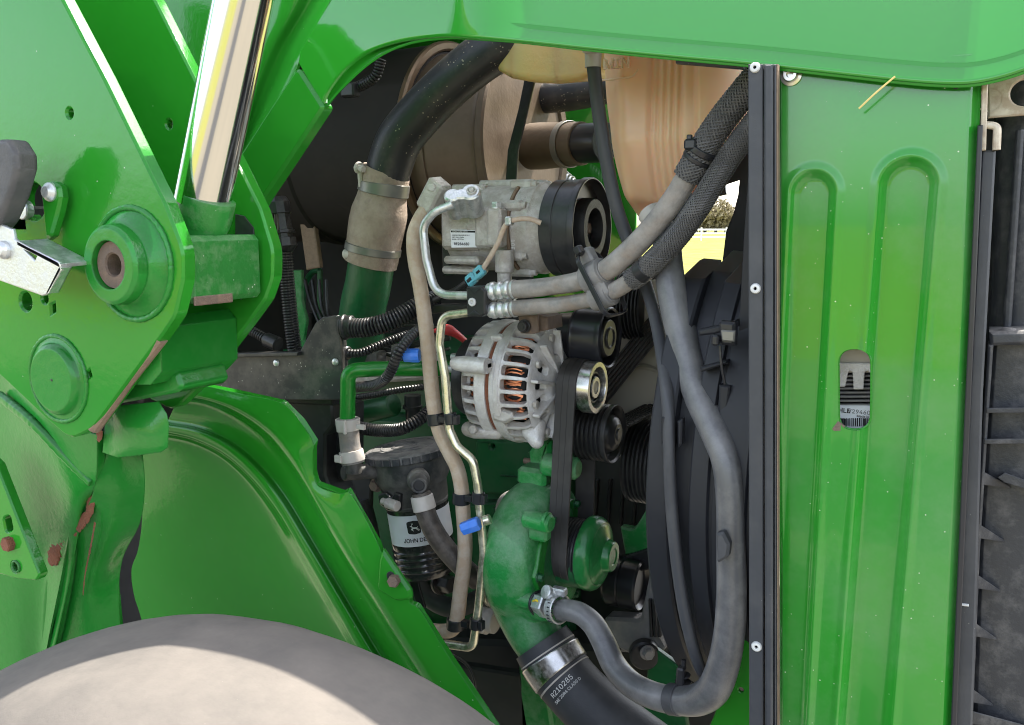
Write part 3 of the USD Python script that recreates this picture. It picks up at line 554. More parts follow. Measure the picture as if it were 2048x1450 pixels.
for i, z in enumerate(zz):
    xr = Rl(z); xl = Ll(z); X = xl+(xr-xl)*xx; h = np.zeros(nx_)
    for (pc, ptop, pw_, d, tpx) in ((1626, 338, 47, .010, 0.0), (1817, 312, 57, .012, -.012)):
        c = loc(pc, ptop+pw_); tz = loc(pc, ptop)[1]; r = pw_*S(U(pc, ptop+pw_, YP)); dd = stad(X, z, c[0], tz, r, tpx)
        h += -d*.22*sm((dd+.008)/.008)*(1-sm((dd)/.005)) + d*.72*sm(dd/.011)
    # shallow panel between the ribs and a folded right edge
    dd = stad(X, z, loc(1710, 900)[0], loc(1710, 620)[1], 46*S(U(1710, 800, YP)), -.004); h += -.0012*sm(dd/.02)
    e = (xr-X); h += .010*(1-sm(e/.012))**1.5; h += .004*(1-sm((X-xl)/.004))
    Gp[i] = np.stack([X, YP+h, np.full(nx_, z)], 1)
panel = solidify(Gp[::-1], .0022, (0, 1, 0))
slot = rpoly([(1676, 698, 33), (1742, 698, 33), (1741, 860, 33), (1677, 860, 33)], 10); sl2 = np.array([loc(*a) for a in slot])
cut = extrude(sl2, (0, YP-.05, 0), AX, AZ, .1)
try:
    mp = to_m(panel); mp = mp if mp.volume() > 0 else m3.Manifold(m3.Mesh(np.asarray(panel.vertices, np.float32), np.asarray(panel.faces[:, ::-1], np.uint32)))
    mc = to_m(cut); mc = mc if mc.volume() > 0 else m3.Manifold(m3.Mesh(np.asarray(cut.vertices, np.float32), np.asarray(cut.faces[:, ::-1], np.uint32)))
    pm = from_m(mp-mc); print('panel', mp.status(), mp.volume(), mc.volume(), len(pm.faces))
except Exception as ex: print('panel bool failed', ex); pm = panel
obj('pressed_panel', pm, 'green_panel', tp_, smooth=40)
obj('slot_rim', sweep(np.array([[a[0], YP+.0035, a[1]] for a in np.vstack([sl2, sl2[:1]])]), .0012, 6), 'green_paint', tp_)
bs = U(1582, 150, YP-.002); obj('socket_bolt', lathe(bs, -AY, [(-.005, 0), (-.005, 21*S(bs)), (.0005, 21*S(bs)), (.001, 15*S(bs)), (.006, 14*S(bs)), (.007, 12.5*S(bs)), (.007, 7*S(bs)), (.002, 6*S(bs)), (.002, 0)], 32), 'steel_silver', tp_)
obj('rivet_hole', disc(U(1912, 173, YP-.001), AY, 5*S(bs), .003, .0004, 16), 'black_clean', tp_)
obj('paint_chip', plate([(1664, 858), (1676, 842), (1690, 852), (1686, 862), (1668, 862)], YP-.0005, .002, .0003), 'rusty_steel', tp_)
tw_ = obj('straw_stem', sweep(spline([U(1718, 217, .926), U(1750, 187, .924), U(1790, 153, .926)], 5), .0010, 6), 'straw'); settag(tw_, 'dry straw stem lying across the top of the green side panel', 'straw')

# ---- black seal strip with three rivets
tb = thing('seal_strip', 'black ribbed rubber seal strip beside the green panel', 'seal', U(1525, 700, .92))
def sstrip(xa, xb, Y, t, m, nm, ch=.001): obj(nm, plate([(xa, 128), (xb, 128), (xb, 1480), (xa+2, 1480)], Y, t, ch), m, tb)
sstrip(1496, 1526, .917, .02, 'black_seal', 'flat_band'); sstrip(1527.5, 1545, .9145, .02, 'black_seal', 'raised_band', .002); sstrip(1546, 1552, .919, .016, 'black_seal', 'edge_bead', .0015)
sstrip(1552.5, 1555.5, .921, .01, 'weld_edge', 'edge_line', .0003)
for x, y in ((1510, 135), (1511, 577), (1513, 1293)):
    P = U(x, y, .9165); s0 = S(P)
    obj('rivet', lathe(P, -AY, [(-.002, 0), (-.002, 10.5*s0), (.0004, 10.5*s0), (.002, 8.5*s0), (.0024, 5*s0), (.0018, 3.2*s0), (-.0005, 3*s0), (-.0005, 0)], 28), 'rivet_white', tb)
tbk = thing('seal_carrier', 'dark carrier plate and green web standing behind the seal strip', 'bracket', U(1480, 900, .95))
obj('carrier_plate', plate([(1500, 128), (1520, 128), (1520, 1480), (1494, 1480), (1485, 1050), (1462, 900), (1473, 740), (1488, 470), (1500, 300)], 1.02, .003, .0006), 'shroud', tbk)
obj('green_web', plate([(1489, 800), (1496, 790), (1505, 790), (1508, 1480), (1408, 1480), (1440, 1400), (1470, 1290), (1486, 1180)], 1.0, .004, .001, holes=[(1482, 1380, 5)]), 'green_paint', tbk)
obj('upper_plate', plate([(1500, 270), (1462, 300), (1436, 345), (1442, 372), (1479, 360), (1476, 390), (1467, 425), (1452, 462), (1445, 520), (1440, 640), (1505, 640)], 1.30, .004, .001), 'shroud', tbk)
obj('tab', plate([(1437, 366), (1449, 366), (1452, 389), (1439, 392)], 1.299, .006, .001), 'black_clean', tbk)

# ---- cooler seen through the slot
to = thing('cooler', 'finned cooler with a silver comb bracket and label inside the oval slot', 'cooler', U(1710, 780, 1.0))
YC = .985
obj('back_plate', plate([(1640, 660), (1780, 660), (1780, 745), (1640, 745)], YC, .004, .0005), 'pale_metal', to)
obj('comb', plate(rpoly([(1650, 726), (1775, 726), (1775, 774, 2), (1741, 774, 4), (1740, 745, 4), (1734, 741, 4), (1729, 746, 4), (1727, 779, 3), (1707, 779, 3), (1705, 745, 4), (1700, 741, 4), (1696, 746, 4), (1690, 774, 3), (1650, 774)]), YC-.004, .002, .0006), 'aluminium_raw', to)
for k in range(9):
    y = 742+k*8.3; obj('fin', plate([(1640, y), (1780, y-1), (1780, y+3.6), (1640, y+4.6)], YC+.003-(.003 if k > 5 else 0), .012, .0006), 'strap_grey', to)
obj('fin_bed', plate([(1640, 735), (1780, 735), (1780, 900), (1640, 900)], YC+.014, .004), 'black_clean', to)
lb = obj('label', plate([(1648, 810), (1776, 812), (1776, 900), (1648, 900)], YC-.001, .0015), 'white_label', to)
sL = S(U(1710, 820, YC)); Pz = lambda x, y: U(x, y, YC-.0013)
obj('print', [text('HLE', 9*sL, Pz(1676, 824), AX, AZ, .0002, True), text('V2946002', 8*sL, Pz(1695, 825.5), AX, AZ, .0002), text('Made in', 4.5*sL, Pz(1713, 834), AX, AZ, .0002, True)], 'print_black', lb, smooth=False)
rs = np.random.RandomState(5); bx = 1664.; bars = []
while bx < 1750:
    w = rs.choice([1., 1.6, 2.4]); bars.append(plate([(bx, 836), (bx+w, 836), (bx+w, 853), (bx, 853)], YC-.0013, .0002)); bx += w+rs.choice([1., 1.6, 2.2])
obj('barcode', bars, 'print_black', lb, smooth=False)

# ---- far right: rail, zinc latch, black duct
tr = thing('edge_rail', 'narrow black rail at the right edge of the green panel', 'rail', U(1950, 800, .96))
obj('rail', plate([(1962, 300), (1992, 300), (1966, 780), (1944, 1480), (1906, 1480), (1938, 800)], .955, .02, .002), 'black_seal', tr)
obj('rail_flange', plate([(1955, 250), (1966, 250), (1942, 800), (1912, 1480), (1900, 1480), (1930, 800)], .945, .02, .001), 'black_clean', tr)
obj('tape_joint', plate([(1914, 1206), (1938, 1209), (1937, 1214), (1913, 1211)], .9535, .003, .0008), 'rivet_white', tr)
tz = thing('latch_hook', 'zinc plated latch plate with a J shaped hook under the hood corner', 'latch', U(1985, 240, .96))
obj('strip', plate([(1964, 150), (1977, 150), (1972, 300), (1960, 302)], .95, .006, .001), 'bracket_zinc_dirty', tz)
obj('hook', sweep(fillet([U(1972, 250, .955), U(1995, 252, .955), U(1993, 300, .955)], .006, 6), .0036, 10), 'bracket_zinc_dirty', tz)
obj('plate', plate(rpoly([(1974, 140), (2100, 140), (2100, 222), (2048, 230), (1976, 236)]), .985, .006, .0015, holes=[(1978, 200, 20), (2050, 185, 26)]), 'bracket_zinc_dirty', tz)
tra = thing('added_radiator_box', 'unseen dark radiator box added behind the green side panel to block light', 'radiator', (-.05, 1.4, 1.4))
obj('box', cbox((-.04, 1.47, 1.37), (.20, .84, 1.0), .004), 'dark_inside', tra)  # unseen box added to make the space behind the panel dark
td = thing('air_duct', 'dusty black plastic duct housing with moulded ribs at the right edge', 'duct', U(2030, 900, 1.0))
cyl = [U(2062, 240, 1.05), U(2048, 660, 1.05)]; cd = nrm(cyl[0]-cyl[1])
obj('pipe', lathe(cyl[1], cd, [(0, 0), (0, 64*S(cyl[0])), (.35, 62*S(cyl[0])), (.35, 0)], 48), 'black_duct', td)
obj('pipe_rib', sweep([U(2040, 260, 1.012), U(2014, 655, 1.012)], .004, 8), 'black_duct', td)
obj('box', plate([(1986, 672), (2120, 672), (2120, 1480), (1944, 1480), (1958, 1100), (1972, 880)], .995, .12, .004), 'black_duct', td)
obj('box_lip', plate([(1978, 664), (2120, 660), (2120, 688), (1980, 692)], .965, .05, .003), 'black_duct', td)
obj('cap_lug', lathe(U(2016, 668, .98), AZ, [(0, 0), (0, .012), (.003, .010), (.006, .005), (.006, 0)], 24), 'black_duct', td)
obj('flange', plate([(1976, 690), (1987, 690), (1976, 850), (1960, 1100), (1944, 1480), (1933, 1480), (1950, 1090), (1966, 850)], .965, .035, .002), 'black_duct', td)
for y, x in ((822, 1972), (884, 1967)):
    obj('rib', hull([U(x, y-6, .965), U(x, y+4, .965), U(x+140, y-8, .965), U(x+140, y+3, .965), U(x, y-6, 1.0), U(x, y+4, 1.0), U(x+140, y-8, 1.0), U(x+140, y+3, 1.0)]), 'black_duct', td)
for y, x, w in ((965, 1961, 60), (1072, 1956, 52), (1172, 1950, 50), (1268, 1945, 48), (1400, 1940, 46), (1444, 1938, 120)):
    obj('gusset', hull([U(x, y-22, .966), U(x, y+4, .966), U(x+6, y-22, .966), U(x+w, y+8, .992), U(x+w, y+12, .992), U(x, y+2, 1.0), U(x, y-14, 1.0), U(x+w*.5, y-4, .99)]), 'black_duct', td)
obj('diagonal_rib', hull([U(x, y, Y) for x, y in ((1995, 955), (2010, 945), (2120, 985), (2120, 1000), (2010, 965)) for Y in (.972, 1.0)]), 'black_duct', td)

# ================================================================== engine bay, back to front
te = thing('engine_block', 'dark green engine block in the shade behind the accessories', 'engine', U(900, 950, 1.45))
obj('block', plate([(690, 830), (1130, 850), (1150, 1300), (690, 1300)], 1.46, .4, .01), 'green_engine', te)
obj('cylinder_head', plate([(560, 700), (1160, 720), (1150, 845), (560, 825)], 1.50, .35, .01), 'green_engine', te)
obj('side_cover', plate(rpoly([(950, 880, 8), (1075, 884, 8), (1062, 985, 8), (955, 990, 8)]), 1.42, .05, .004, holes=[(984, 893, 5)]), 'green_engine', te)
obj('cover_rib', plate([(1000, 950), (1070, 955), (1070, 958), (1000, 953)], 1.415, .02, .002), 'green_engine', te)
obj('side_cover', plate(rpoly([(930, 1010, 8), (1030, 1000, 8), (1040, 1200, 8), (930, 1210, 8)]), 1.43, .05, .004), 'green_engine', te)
obj('port_tube', disc(U(703, 832, 1.36), nrm(U(800, 805, 1.36)-U(703, 832, 1.36)), 23*S(U(703, 832, 1.36)), .11, .003), 'green_engine', te)
obj('port_collar', disc(U(696, 834, 1.355), nrm(U(800, 805, 1.36)-U(703, 832, 1.36)), 25*S(U(703, 832, 1.36)), .012, .002), 'black_clean', te)
obj('drain_bolt', bolt(U(723, 819, 1.34)+np.array([-.0, -.02, 0]), nrm([-.5, -1, 0]), 15*S(U(703, 832, 1.36)), .012), 'zinc_yellow', te)
for (x, y, r) in ((1003, 1015, 9), (1078, 1040, 8), (985, 1120, 8), (1072, 905, 7), (760, 720, 14), (820, 735, 12)):
    P = U(x, y, 1.40 if y > 760 else 1.44); obj('bolt', bolt(P, -AY, r*S(P), .02), 'green_engine' if y > 760 else 'aluminium', te)
obj('intake_casting', plate(rpoly([(700, 700, 8), (850, 690, 8), (860, 760, 8), (700, 770, 8)]), 1.45, .05, .006), 'aluminium', te)
obj('sensor', [lathe(U(825, 790, 1.38), -AZ, [(0, 0), (0, .016), (.02, .016), (.02, .019), (.026, .019), (.026, .014), (.05, .014), (.05, 0)], 24)], 'black_plastic', te)
obj('oil_pipe', tube([(1015, 1055, 1.36), (1002, 1030, 1.36), (1008, 1000, 1.36), (1035, 985, 1.37)], 11), 'aluminium', te)
obj('oil_pipe_nut', bolt(U(1000, 1050, 1.355), -AZ, .012, .02), 'rusty_steel', te)
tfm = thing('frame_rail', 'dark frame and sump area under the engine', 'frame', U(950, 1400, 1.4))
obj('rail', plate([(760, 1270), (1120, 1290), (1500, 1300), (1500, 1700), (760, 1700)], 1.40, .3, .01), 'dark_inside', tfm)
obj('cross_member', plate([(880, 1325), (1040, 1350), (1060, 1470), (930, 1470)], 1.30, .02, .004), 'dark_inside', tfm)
obj('wire_loop', tube([(905, 1310, 1.22), (935, 1330, 1.22), (950, 1365, 1.22), (948, 1400, 1.22)], 3), 'conduit', tfm)
obj('lower_casting', plate(rpoly([(1035, 1300), (1085, 1330), (1110, 1480), (1040, 1480)]), 1.30, .08, .006), 'green_dusty', tfm)
obj('green_plate', plate(rpoly([(1300, 1290), (1355, 1330), (1380, 1480), (1280, 1480)]), 1.28, .01, .002), 'green_engine', tfm)
tbw = thing('dark_back_wall', 'dark back wall added to keep the engine bay dark', 'bulkhead', (-1.6, 1.9, 1.6))
obj('wall', [cbox((-1.75, 1.5, 1.5), (.02, 1.0, 1.6), .004), cbox((-1.40, 1.93, 1.45), (.86, .02, 1.25), .004)], 'dark_inside', tbw)  # far sheet added to hide the lit far panel and darken the bay
tfc = thing('front_cover', 'beige front engine cover plate behind the pulleys and belts', 'engine cover', U(1270, 770, 1.5))
P0 = np.array([-.50, 1.45, 1.4]); nx = np.array([-1., 0, 0])
obj('cover', [plate(rpoly([(1215, 700), (1300, 560), (1400, 560), (1400, 850), (1190, 850)]), 0, .02, .002, P0=(-.515, 1.45, 1.4), n=(-.55, .83, 0))], 'pale_metal', tfc)
obj('boss_ring', lathe(U(1262, 830, 1.41)+[0, .03, 0], nrm([.75, -.65, 0]), [(0, .085), (.004, .084), (.006, .080), (.004, .076), (0, .075)], 48), 'pale_metal', tfc)

# ---- exhaust aftertreatment can
tx = thing('exhaust_canister', 'large brown steel exhaust canister at the back of the bay', 'exhaust canister', U(900, 300, 1.62))
Pc = U(955, 292, 1.62); sx = S(Pc)
can = lathe(Pc, AX, [(-.05, 0), (-.05, .185), (-.02, .185), (-.019, .188), (-.012, .188), (-.011, .185), (.09, .185), (.10, .183), (.115, .17), (.118, 0)], 72)
obj('inlet_section', lathe(Pc, AX, [(-.62, 0), (-.62, .20), (-.36, .20), (-.355, .206), (-.34, .206), (-.335, .20), (-.10, .203), (-.06, .205), (-.055, .19), (-.05, .187), (-.05, 0)], 72), 'exhaust_dark', tx, smooth=40, label='darker rear section of the canister')  # rear section coloured much darker than the can
obj('can', can, 'exhaust', tx, smooth=40)
obj('ring_clamp', ring(Pc+AX*-.062, AX, .209, .19, .016, .004, 72), 'exhaust_rim', tx)
obj('end_rim', ring(Pc+AX*.100, AX, .190, .16, .02, .004, 72), 'exhaust', tx)
obj('support_strap', plate(rpoly([(1050, 150), (1072, 150), (1058, 210), (1036, 300), (1030, 400), (1008, 400), (1015, 300), (1036, 220)]), 1.42, .004, .001), 'black_plastic', tx)
Po = U(1085, 292, 1.60); so = S(Po); od = nrm(U(1200, 285, 1.55)-Po)
obj('outlet_sleeve', lathe(Po, od, [(-.03, 0), (-.03, 46*so), (.0, 46*so), (.085, 41*so), (.105, 41*so), (.107, 38*so), (.107, 0)], 40), 'exhaust', tx)
obj('outlet_band', band(Po+od*.062, od, 43*so, .014, .002), 'steel_band', tx); obj('outlet_pipe', disc(Po+od*.104, od, 37*so, .06), 'black_clean', tx)
tco = thing('crossover_pipe', 'black air pipe crossing high behind the exhaust outlet', 'pipe', U(1130, 190, 1.7))
obj('pipe', sweep(spline([U(1000, 195, 1.7), U(1100, 196, 1.7), U(1200, 180, 1.7), U(1300, 150, 1.7)], 6), .03, 20), 'intake_black', tco)
tsp = thing('spring_coil', 'small bright coil spring on the far side beside the outlet pipe', 'spring', U(1125, 345, 1.85))
hp_ = np.array([U(1098, 330, 1.85)+(U(1150, 372, 1.85)-U(1098, 330, 1.85))*t for t in np.linspace(0, 1, 200)]); aa = np.linspace(0, 2*np.pi*9, 200)
obj('coil', sweep(hp_+.016*(np.cos(aa)[:, None]*AZ+np.sin(aa)[:, None]*AY), .0026, 6), 'zinc', tsp)
tdk = thing('rear_wiring', 'black connector and twin corrugated cables rising behind the loader plate', 'wiring', U(555, 500, 1.25))
a0, a1 = U(552, 395, 1.25), U(570, 505, 1.25); dd_ = nrm(a1-a0); sc = S(a0)
obj('connector', lathe(a0, dd_, [(0, 0), (0, 20*sc), (.01, 26*sc), (.03, 26*sc), (.031, 23*sc), (.06, 23*sc), (.061, 27*sc), (.066, 27*sc), (.067, 21*sc), (.074, 21*sc), (.075, 27*sc), (.09, 27*sc), (.1, 17*sc), (.1, 0)], 10), 'conduit', tdk, smooth=20)
for k in range(6): obj('connector_rib', cbox(a0+dd_*.046+np.array([(k-2.5)*.0055, -.021, 0]), (.002, .004, .03), .0005), 'conduit', tdk)
obj('corrugated_sleeve', corr([(566, 505, 1.24), (571, 580, 1.24), (578, 650, 1.24), (585, 703, 1.24)], 10), 'conduit', tdk)
obj('corrugated_sleeve', corr([(576, 505, 1.27), (582, 580, 1.27), (589, 650, 1.27), (596, 705, 1.27)], 9), 'conduit', tdk)
obj('corrugated_sleeve', corr([(490, 655, 1.26), (515, 668, 1.26), (535, 680, 1.26)], 10), 'conduit', tdk); obj('sleeve_end', disc(U(533, 679, 1.26), nrm(U(560, 690, 1.26)-U(533, 679, 1.26)), .014, .03), 'black_plastic', tdk)
trl = thing('heat_shield_bar', 'dusty flat steel bar hanging in the dark left of the air hose', 'bar', U(620, 430, 1.5))
obj('bar', plate([(585, 330), (612, 330), (639, 535), (612, 540), (598, 440)], 1.5, .012, .002), 'weld_edge', trl)
tgb = thing('cab_bracket', 'pale green bracket seen deep behind the corrugated cables', 'bracket', U(590, 600, 1.55))
obj('bracket', plate([(578, 540), (602, 540), (602, 600), (612, 640), (606, 680), (620, 690), (596, 700), (580, 690)], 1.55, .01, .002), 'green_dusty', tgb)
obj('tube', tube([(605, 625, 1.6), (610, 570, 1.6), (625, 545, 1.6), (640, 540, 1.6)], 6), 'green_engine', tgb)
obj('post', plate([(633, 540), (640, 540), (640, 640), (633, 640)], 1.58, .01, .002), 'green_engine', tgb); obj('bush', disc(U(618, 650, 1.6), AY, .028, .03), 'black_plastic', tgb)
tzh = thing('wiring_sleeve_arc', 'black corrugated sleeve curving under the hood in the dark', 'wiring', U(745, 150, 1.3))
obj('corrugated_sleeve', corr([(690, 178, 1.3), (720, 172, 1.3), (752, 150, 1.3), (762, 118, 1.3)], 11), 'conduit', tzh)
obj('clip', cbox(U(700, 180, 1.29), (.03, .02, .025), .003), 'black_plastic', tzh)

# ---- black side bracket and valve cover
tbb = thing('cable_bracket', 'black dusty sheet metal bracket carrying the thick corrugated conduit', 'bracket', U(640, 720, 1.12))
obj('plate', plate(rpoly([(405, 713), (595, 709), (600, 702), (631, 645, 8), (645, 634, 6), (676, 630, 4), (679, 640), (686, 800), (405, 800)]), 1.12, .004, .0012), 'black_bracket', tbb)
obj('top_lip', plate([(405, 708), (596, 704), (594, 712), (405, 716)], 1.112, .02, .001), 'black_bracket', tbb)
obj('side_lip', hull([U(677, 632, 1.12), U(686, 800, 1.12), U(690, 632, 1.16), U(700, 800, 1.16), U(680, 632, 1.122), U(689, 800, 1.122)]), 'black_bracket', tbb)
for x, y in ((670, 724), (552, 726)): obj('rivet', lathe(U(x, y, 1.119), -AY, [(-.001, 0), (-.001, .0065), (.002, .005), (.003, .002), (.003, 0)], 16), 'zinc', tbb)
tvc = thing('valve_cover', 'black plastic engine cover behind the green mudguard edge', 'engine cover', U(640, 880, 1.2))
obj('cover', plate(rpoly([(560, 798), (658, 802), (664, 812), (666, 850), (650, 872), (650, 950), (668, 1000), (690, 1060), (560, 1060)]), 1.16, .06, .004), 'black_plastic', tvc)
obj('cover_side', plate(rpoly([(668, 806), (692, 812), (692, 960), (676, 960), (658, 930), (658, 876), (670, 852)]), 1.19, .05, .004), 'black_plastic', tvc)
obj('lid', plate(rpoly([(575, 792), (668, 796), (664, 812), (575, 808)]), 1.155, .05, .003), 'black_plastic', tvc)
tlh = thing('dark_hose_cluster', 'dark hoses and brackets low behind the oil separator', 'hose', U(720, 1000, 1.38))
obj('bracket', plate([(690, 940), (742, 945), (735, 1200), (760, 1330), (690, 1330)], 1.36, .01, .003), 'dark_inside', tlh)
obj('hose', tube([(835, 1160, 1.32), (860, 1195, 1.32), (905, 1215, 1.32), (990, 1185, 1.34)], 20), 'hose_dark', tlh)
obj('hose', tube([(720, 1000, 1.36), (735, 1060, 1.36), (745, 1130, 1.36)], 22), 'hose_dark', tlh)
obj('hose_fitting', bolt(U(880, 1165, 1.30), nrm([1, -.4, .2]), .016, .03), 'black_plastic', tlh)
obj('bracket_tongue', plate(rpoly([(815, 1145), (832, 1143, 4), (838, 1175), (850, 1215), (836, 1215), (822, 1180)]), 1.2, .004, .001), 'black_plastic', tlh)

# ---- intake pipe with the dusty silicone coupling
tip = thing('intake_pipe', 'thick black air intake pipe curving down from under the hood', 'pipe', U(850, 230, 1.3))
ip = [(1075, 50, 1.34), (1030, 78, 1.33), (967, 114, 1.31), (900, 168, 1.29), (842, 226, 1.28), (800, 278, 1.275), (780, 330, 1.275), (768, 380, 1.275)]
obj('pipe', tube(ip, [47]*3+[46]*3+[45, 44], n=28), 'intake_black', tip)
tcp = thing('air_hose_coupling', 'dusty tan silicone hose coupling with two steel bands', 'hose', U(757, 430, 1.275))
cpts = [(773, 340, 1.275), (770, 352, 1.275), (768, 372, 1.275), (765, 392, 1.275), (759, 425, 1.275), (753, 455, 1.275), (747, 492, 1.275), (744, 512, 1.275), (741, 527, 1.275)]
obj('coupling', tube(cpts, [47, 49.5, 49, 49.5, 56, 56.5, 54, 54, 53], n=36, bump=.03), 'silicone_tan', tcp)
for fr in ((.14, .25), (.80, .88)):
    obj('hose_band', pathband(cpts, [47, 49.5, 49, 49.5, 56, 56.5, 54, 54, 53], fr[0], fr[1], .0022, 40), 'steel_band', tcp)
bp_ = U(712, 335, 1.235); obj('band_bolt', [disc(bp_, nrm([1, -.2, -.2]), .006, .02), disc(bp_+[.004, 0, 0], nrm([1, -.2, -.2]), .010, .006), sweep([bp_+[.008, 0, 0], U(722, 372, 1.24), U(735, 375, 1.24)], .005, 8)], 'clamp_pale', tcp)
obj('band_bolt', disc(U(690, 508, 1.24), AX, .009, .02), 'clamp_pale', tcp)
tgp = thing('green_air_pipe', 'dark green steel air pipe below the tan coupling', 'pipe', U(728, 590, 1.28))
obj('pipe', tube([(745, 500, 1.275), (742, 530, 1.275), (736, 570, 1.28), (727, 610, 1.29), (722, 660, 1.31), (725, 720, 1.33)], 46, n=28), 'green_engine', tgp)

# ---- green bent coolant pipe, short hose and clamps
tgc = thing('coolant_pipe', 'bright green bent coolant pipe left of the tan refrigerant pipe', 'pipe', U(720, 760, 1.22))
obj('pipe', sweep(*(lambda p: (p[:, :3], p[:, 3]))(fillet(pxpath([(905, 737, 1.18), (745, 738, 1.125), (696, 741, 1.105), (695, 845, 1.105)], 15.5), .040, 10)), 20), 'green_cast', tgc)
thh = thing('coolant_hose', 'short dusty rubber hose with two spring clamps below the green pipe', 'hose', U(698, 880, 1.22))
hpts = [(a_, b_, 1.105) for a_, b_ in ((695, 836), (696, 850), (698, 868), (700, 890), (703, 908), (706, 926))]
obj('hose', tube(hpts, [22, 21.5, 20.5, 20.5, 22, 22.5], n=28), 'hose_dusty', thh)
for a, b in ((.02, .28), (.72, .96)): obj('spring_clamp', pathband(hpts, [22, 21.5, 20.5, 20.5, 22, 22.5], a, b, .0022, 32), 'clamp_pale', thh)
obj('clamp_tang', cbox(U(722, 854, 1.085), (.016, .006, .008), .001), 'clamp_pale', thh); obj('clamp_tang', cbox(U(677, 918, 1.085), (.014, .006, .012), .001), 'clamp_pale', thh); obj('clamp_tang', cbox(U(690, 855, 1.078), (.004, .006, .022), .001), 'clamp_pale', thh)

# ---- corrugated conduits
def conduit(label, pts, r, ends=()):
    t = thing('corrugated_conduit', label, 'conduit', U(*pts[0])); obj('sleeve', corr(pts, r), 'conduit', t)
    for P, a, rr, l in ends: obj('end_fitting', disc(P, a, rr, l, .002), 'black_plastic', t)
e0 = U(682, 655, 1.13); e1_ = nrm(U(760, 650, 1.15)-e0)
conduit('thickest black corrugated conduit leaving the bracket towards the tan pipe', [(692, 656, 1.13), (740, 654, 1.14), (790, 638, 1.16), (838, 612, 1.19), (870, 600, 1.22)], 20, [(e0, e1_, 23*S(e0), .022), (e0+e1_*.004, e1_, 26*S(e0), .006)])
conduit('thin corrugated conduit just below the thickest one', [(690, 706, 1.15), (720, 706, 1.16), (755, 692, 1.18), (800, 674, 1.21), (850, 660, 1.25)], 9, [(U(688, 706, 1.15), AX, .012, .01)])
conduit('corrugated conduit looping down behind the green coolant pipe', [(858, 650, 1.17), (828, 667, 1.12), (800, 700, 1.09), (780, 745, 1.09), (755, 768, 1.11), (712, 774, 1.14)], 11)
conduit('slender corrugated conduit passing level behind the green coolant pipe', [(712, 795, 1.25), (745, 790, 1.25), (800, 780, 1.26), (860, 772, 1.28)], 7)
conduit('corrugated conduit sagging above the oil separator cap', [(720, 856, 1.22), (760, 861, 1.22), (805, 857, 1.22), (840, 838, 1.24), (870, 810, 1.28)], 13)
tlm = thing('wiring_loom', 'loose thin black wires bunched in the dark behind the green coolant pipe', 'wiring', U(780, 700, 1.32))
rsw = np.random.RandomState(11)
for k in range(7):
    y0 = 690+rsw.uniform(-20, 30); obj('wire', tube([(690+rsw.uniform(0, 40), y0, 1.35), (740, y0+rsw.uniform(-20, 20), 1.33), (800, y0+rsw.uniform(-25, 25), 1.33), (900, y0+rsw.uniform(-40, 10), 1.36)], 3.2), 'conduit', tlm)
for k in range(4): obj('wire', tube([(610+k*14, 560, 1.5), (620+k*12, 600+k*8, 1.48), (640+k*9, 650, 1.46), (660+k*8, 690, 1.44)], 3.5), 'conduit', tlm)
obj('junction', cbox(U(745, 712, 1.31), (.045, .03, .022), .003), 'black_dusty', tlm); obj('junction', cbox(U(800, 700, 1.31), (.03, .02, .02), .003), 'black_dusty', tlm)
trd = thing('red_cable', 'red battery cable boot beside the alternator', 'cable', U(900, 665, 1.28))
obj('boot', tube([(882, 658, 1.27), (897, 660, 1.27), (912, 668, 1.28), (930, 682, 1.3)], [10, 11, 8, 6]), 'red_rubber', trd); obj('lead', tube([(882, 658, 1.27), (860, 664, 1.27), (835, 668, 1.28), (800, 672, 1.3)], 4), 'red_rubber', trd)

# ---- oil separator canister
tos = thing('oil_separator', 'black oil separator canister with a round ribbed cap and white label', 'filter', U(848, 1140, 1.2))
YO = 1.215
pb, ptop = U(856, 1145, YO), U(816, 893, YO-.01); oa = nrm(ptop-pb); so = S(ptop); H = np.linalg.norm(ptop-pb)
obj('can', lathe(pb, oa, [(0, 0), (0, 45*so), (.004, 58*so), (.012, 62*so)]+[(.016+.0105*k+d, (62.3+e)*so) for k in range(4) for d, e in ((0, -1), (.0015, .6), (.003, 1.6), (.0045, .6), (.006, -1))]+[(.062, 62.5*so), (.126, 62.5*so), (.128, 60*so), (.128, 0)], 64), 'black_gloss', tos)
obj('head', lathe(pb, oa, [(.1265, 0), (.1265, 64*so), (.131, 64.5*so), (.133, 63*so), (.136, 65*so), (H-.062, 67*so), (H-.058, 70*so), (H-.048, 76*so), (H-.014, 79*so), (H-.012, 0)], 64), 'black_dusty', tos)
cr = 88*so
teeth = []
obj('cap', lathe(ptop-oa*.016, oa, [(0, 0), (0, cr*.92), (.002, cr*.98), (.013, cr*.98), (.0155, cr*.95), (.017, cr*.86), (.0165, cr*.84), (.018, cr*.80), (.0185, 0)], 72), 'cap_grey', tos)
uu, vv, _ = frame(oa)
for k in range(28):
    a = k/28*2*np.pi; d = math.cos(a)*uu+math.sin(a)*vv; tt_ = np.cross(oa, d)
    if d @ np.array([.4, -1, 0]) > -.35: obj('cap_tooth', cbox(ptop-oa*.0085+d*cr*.985, (.0035, cr*.175, .012), .0008, np.array([d, tt_, oa])), 'black_duct', tos)
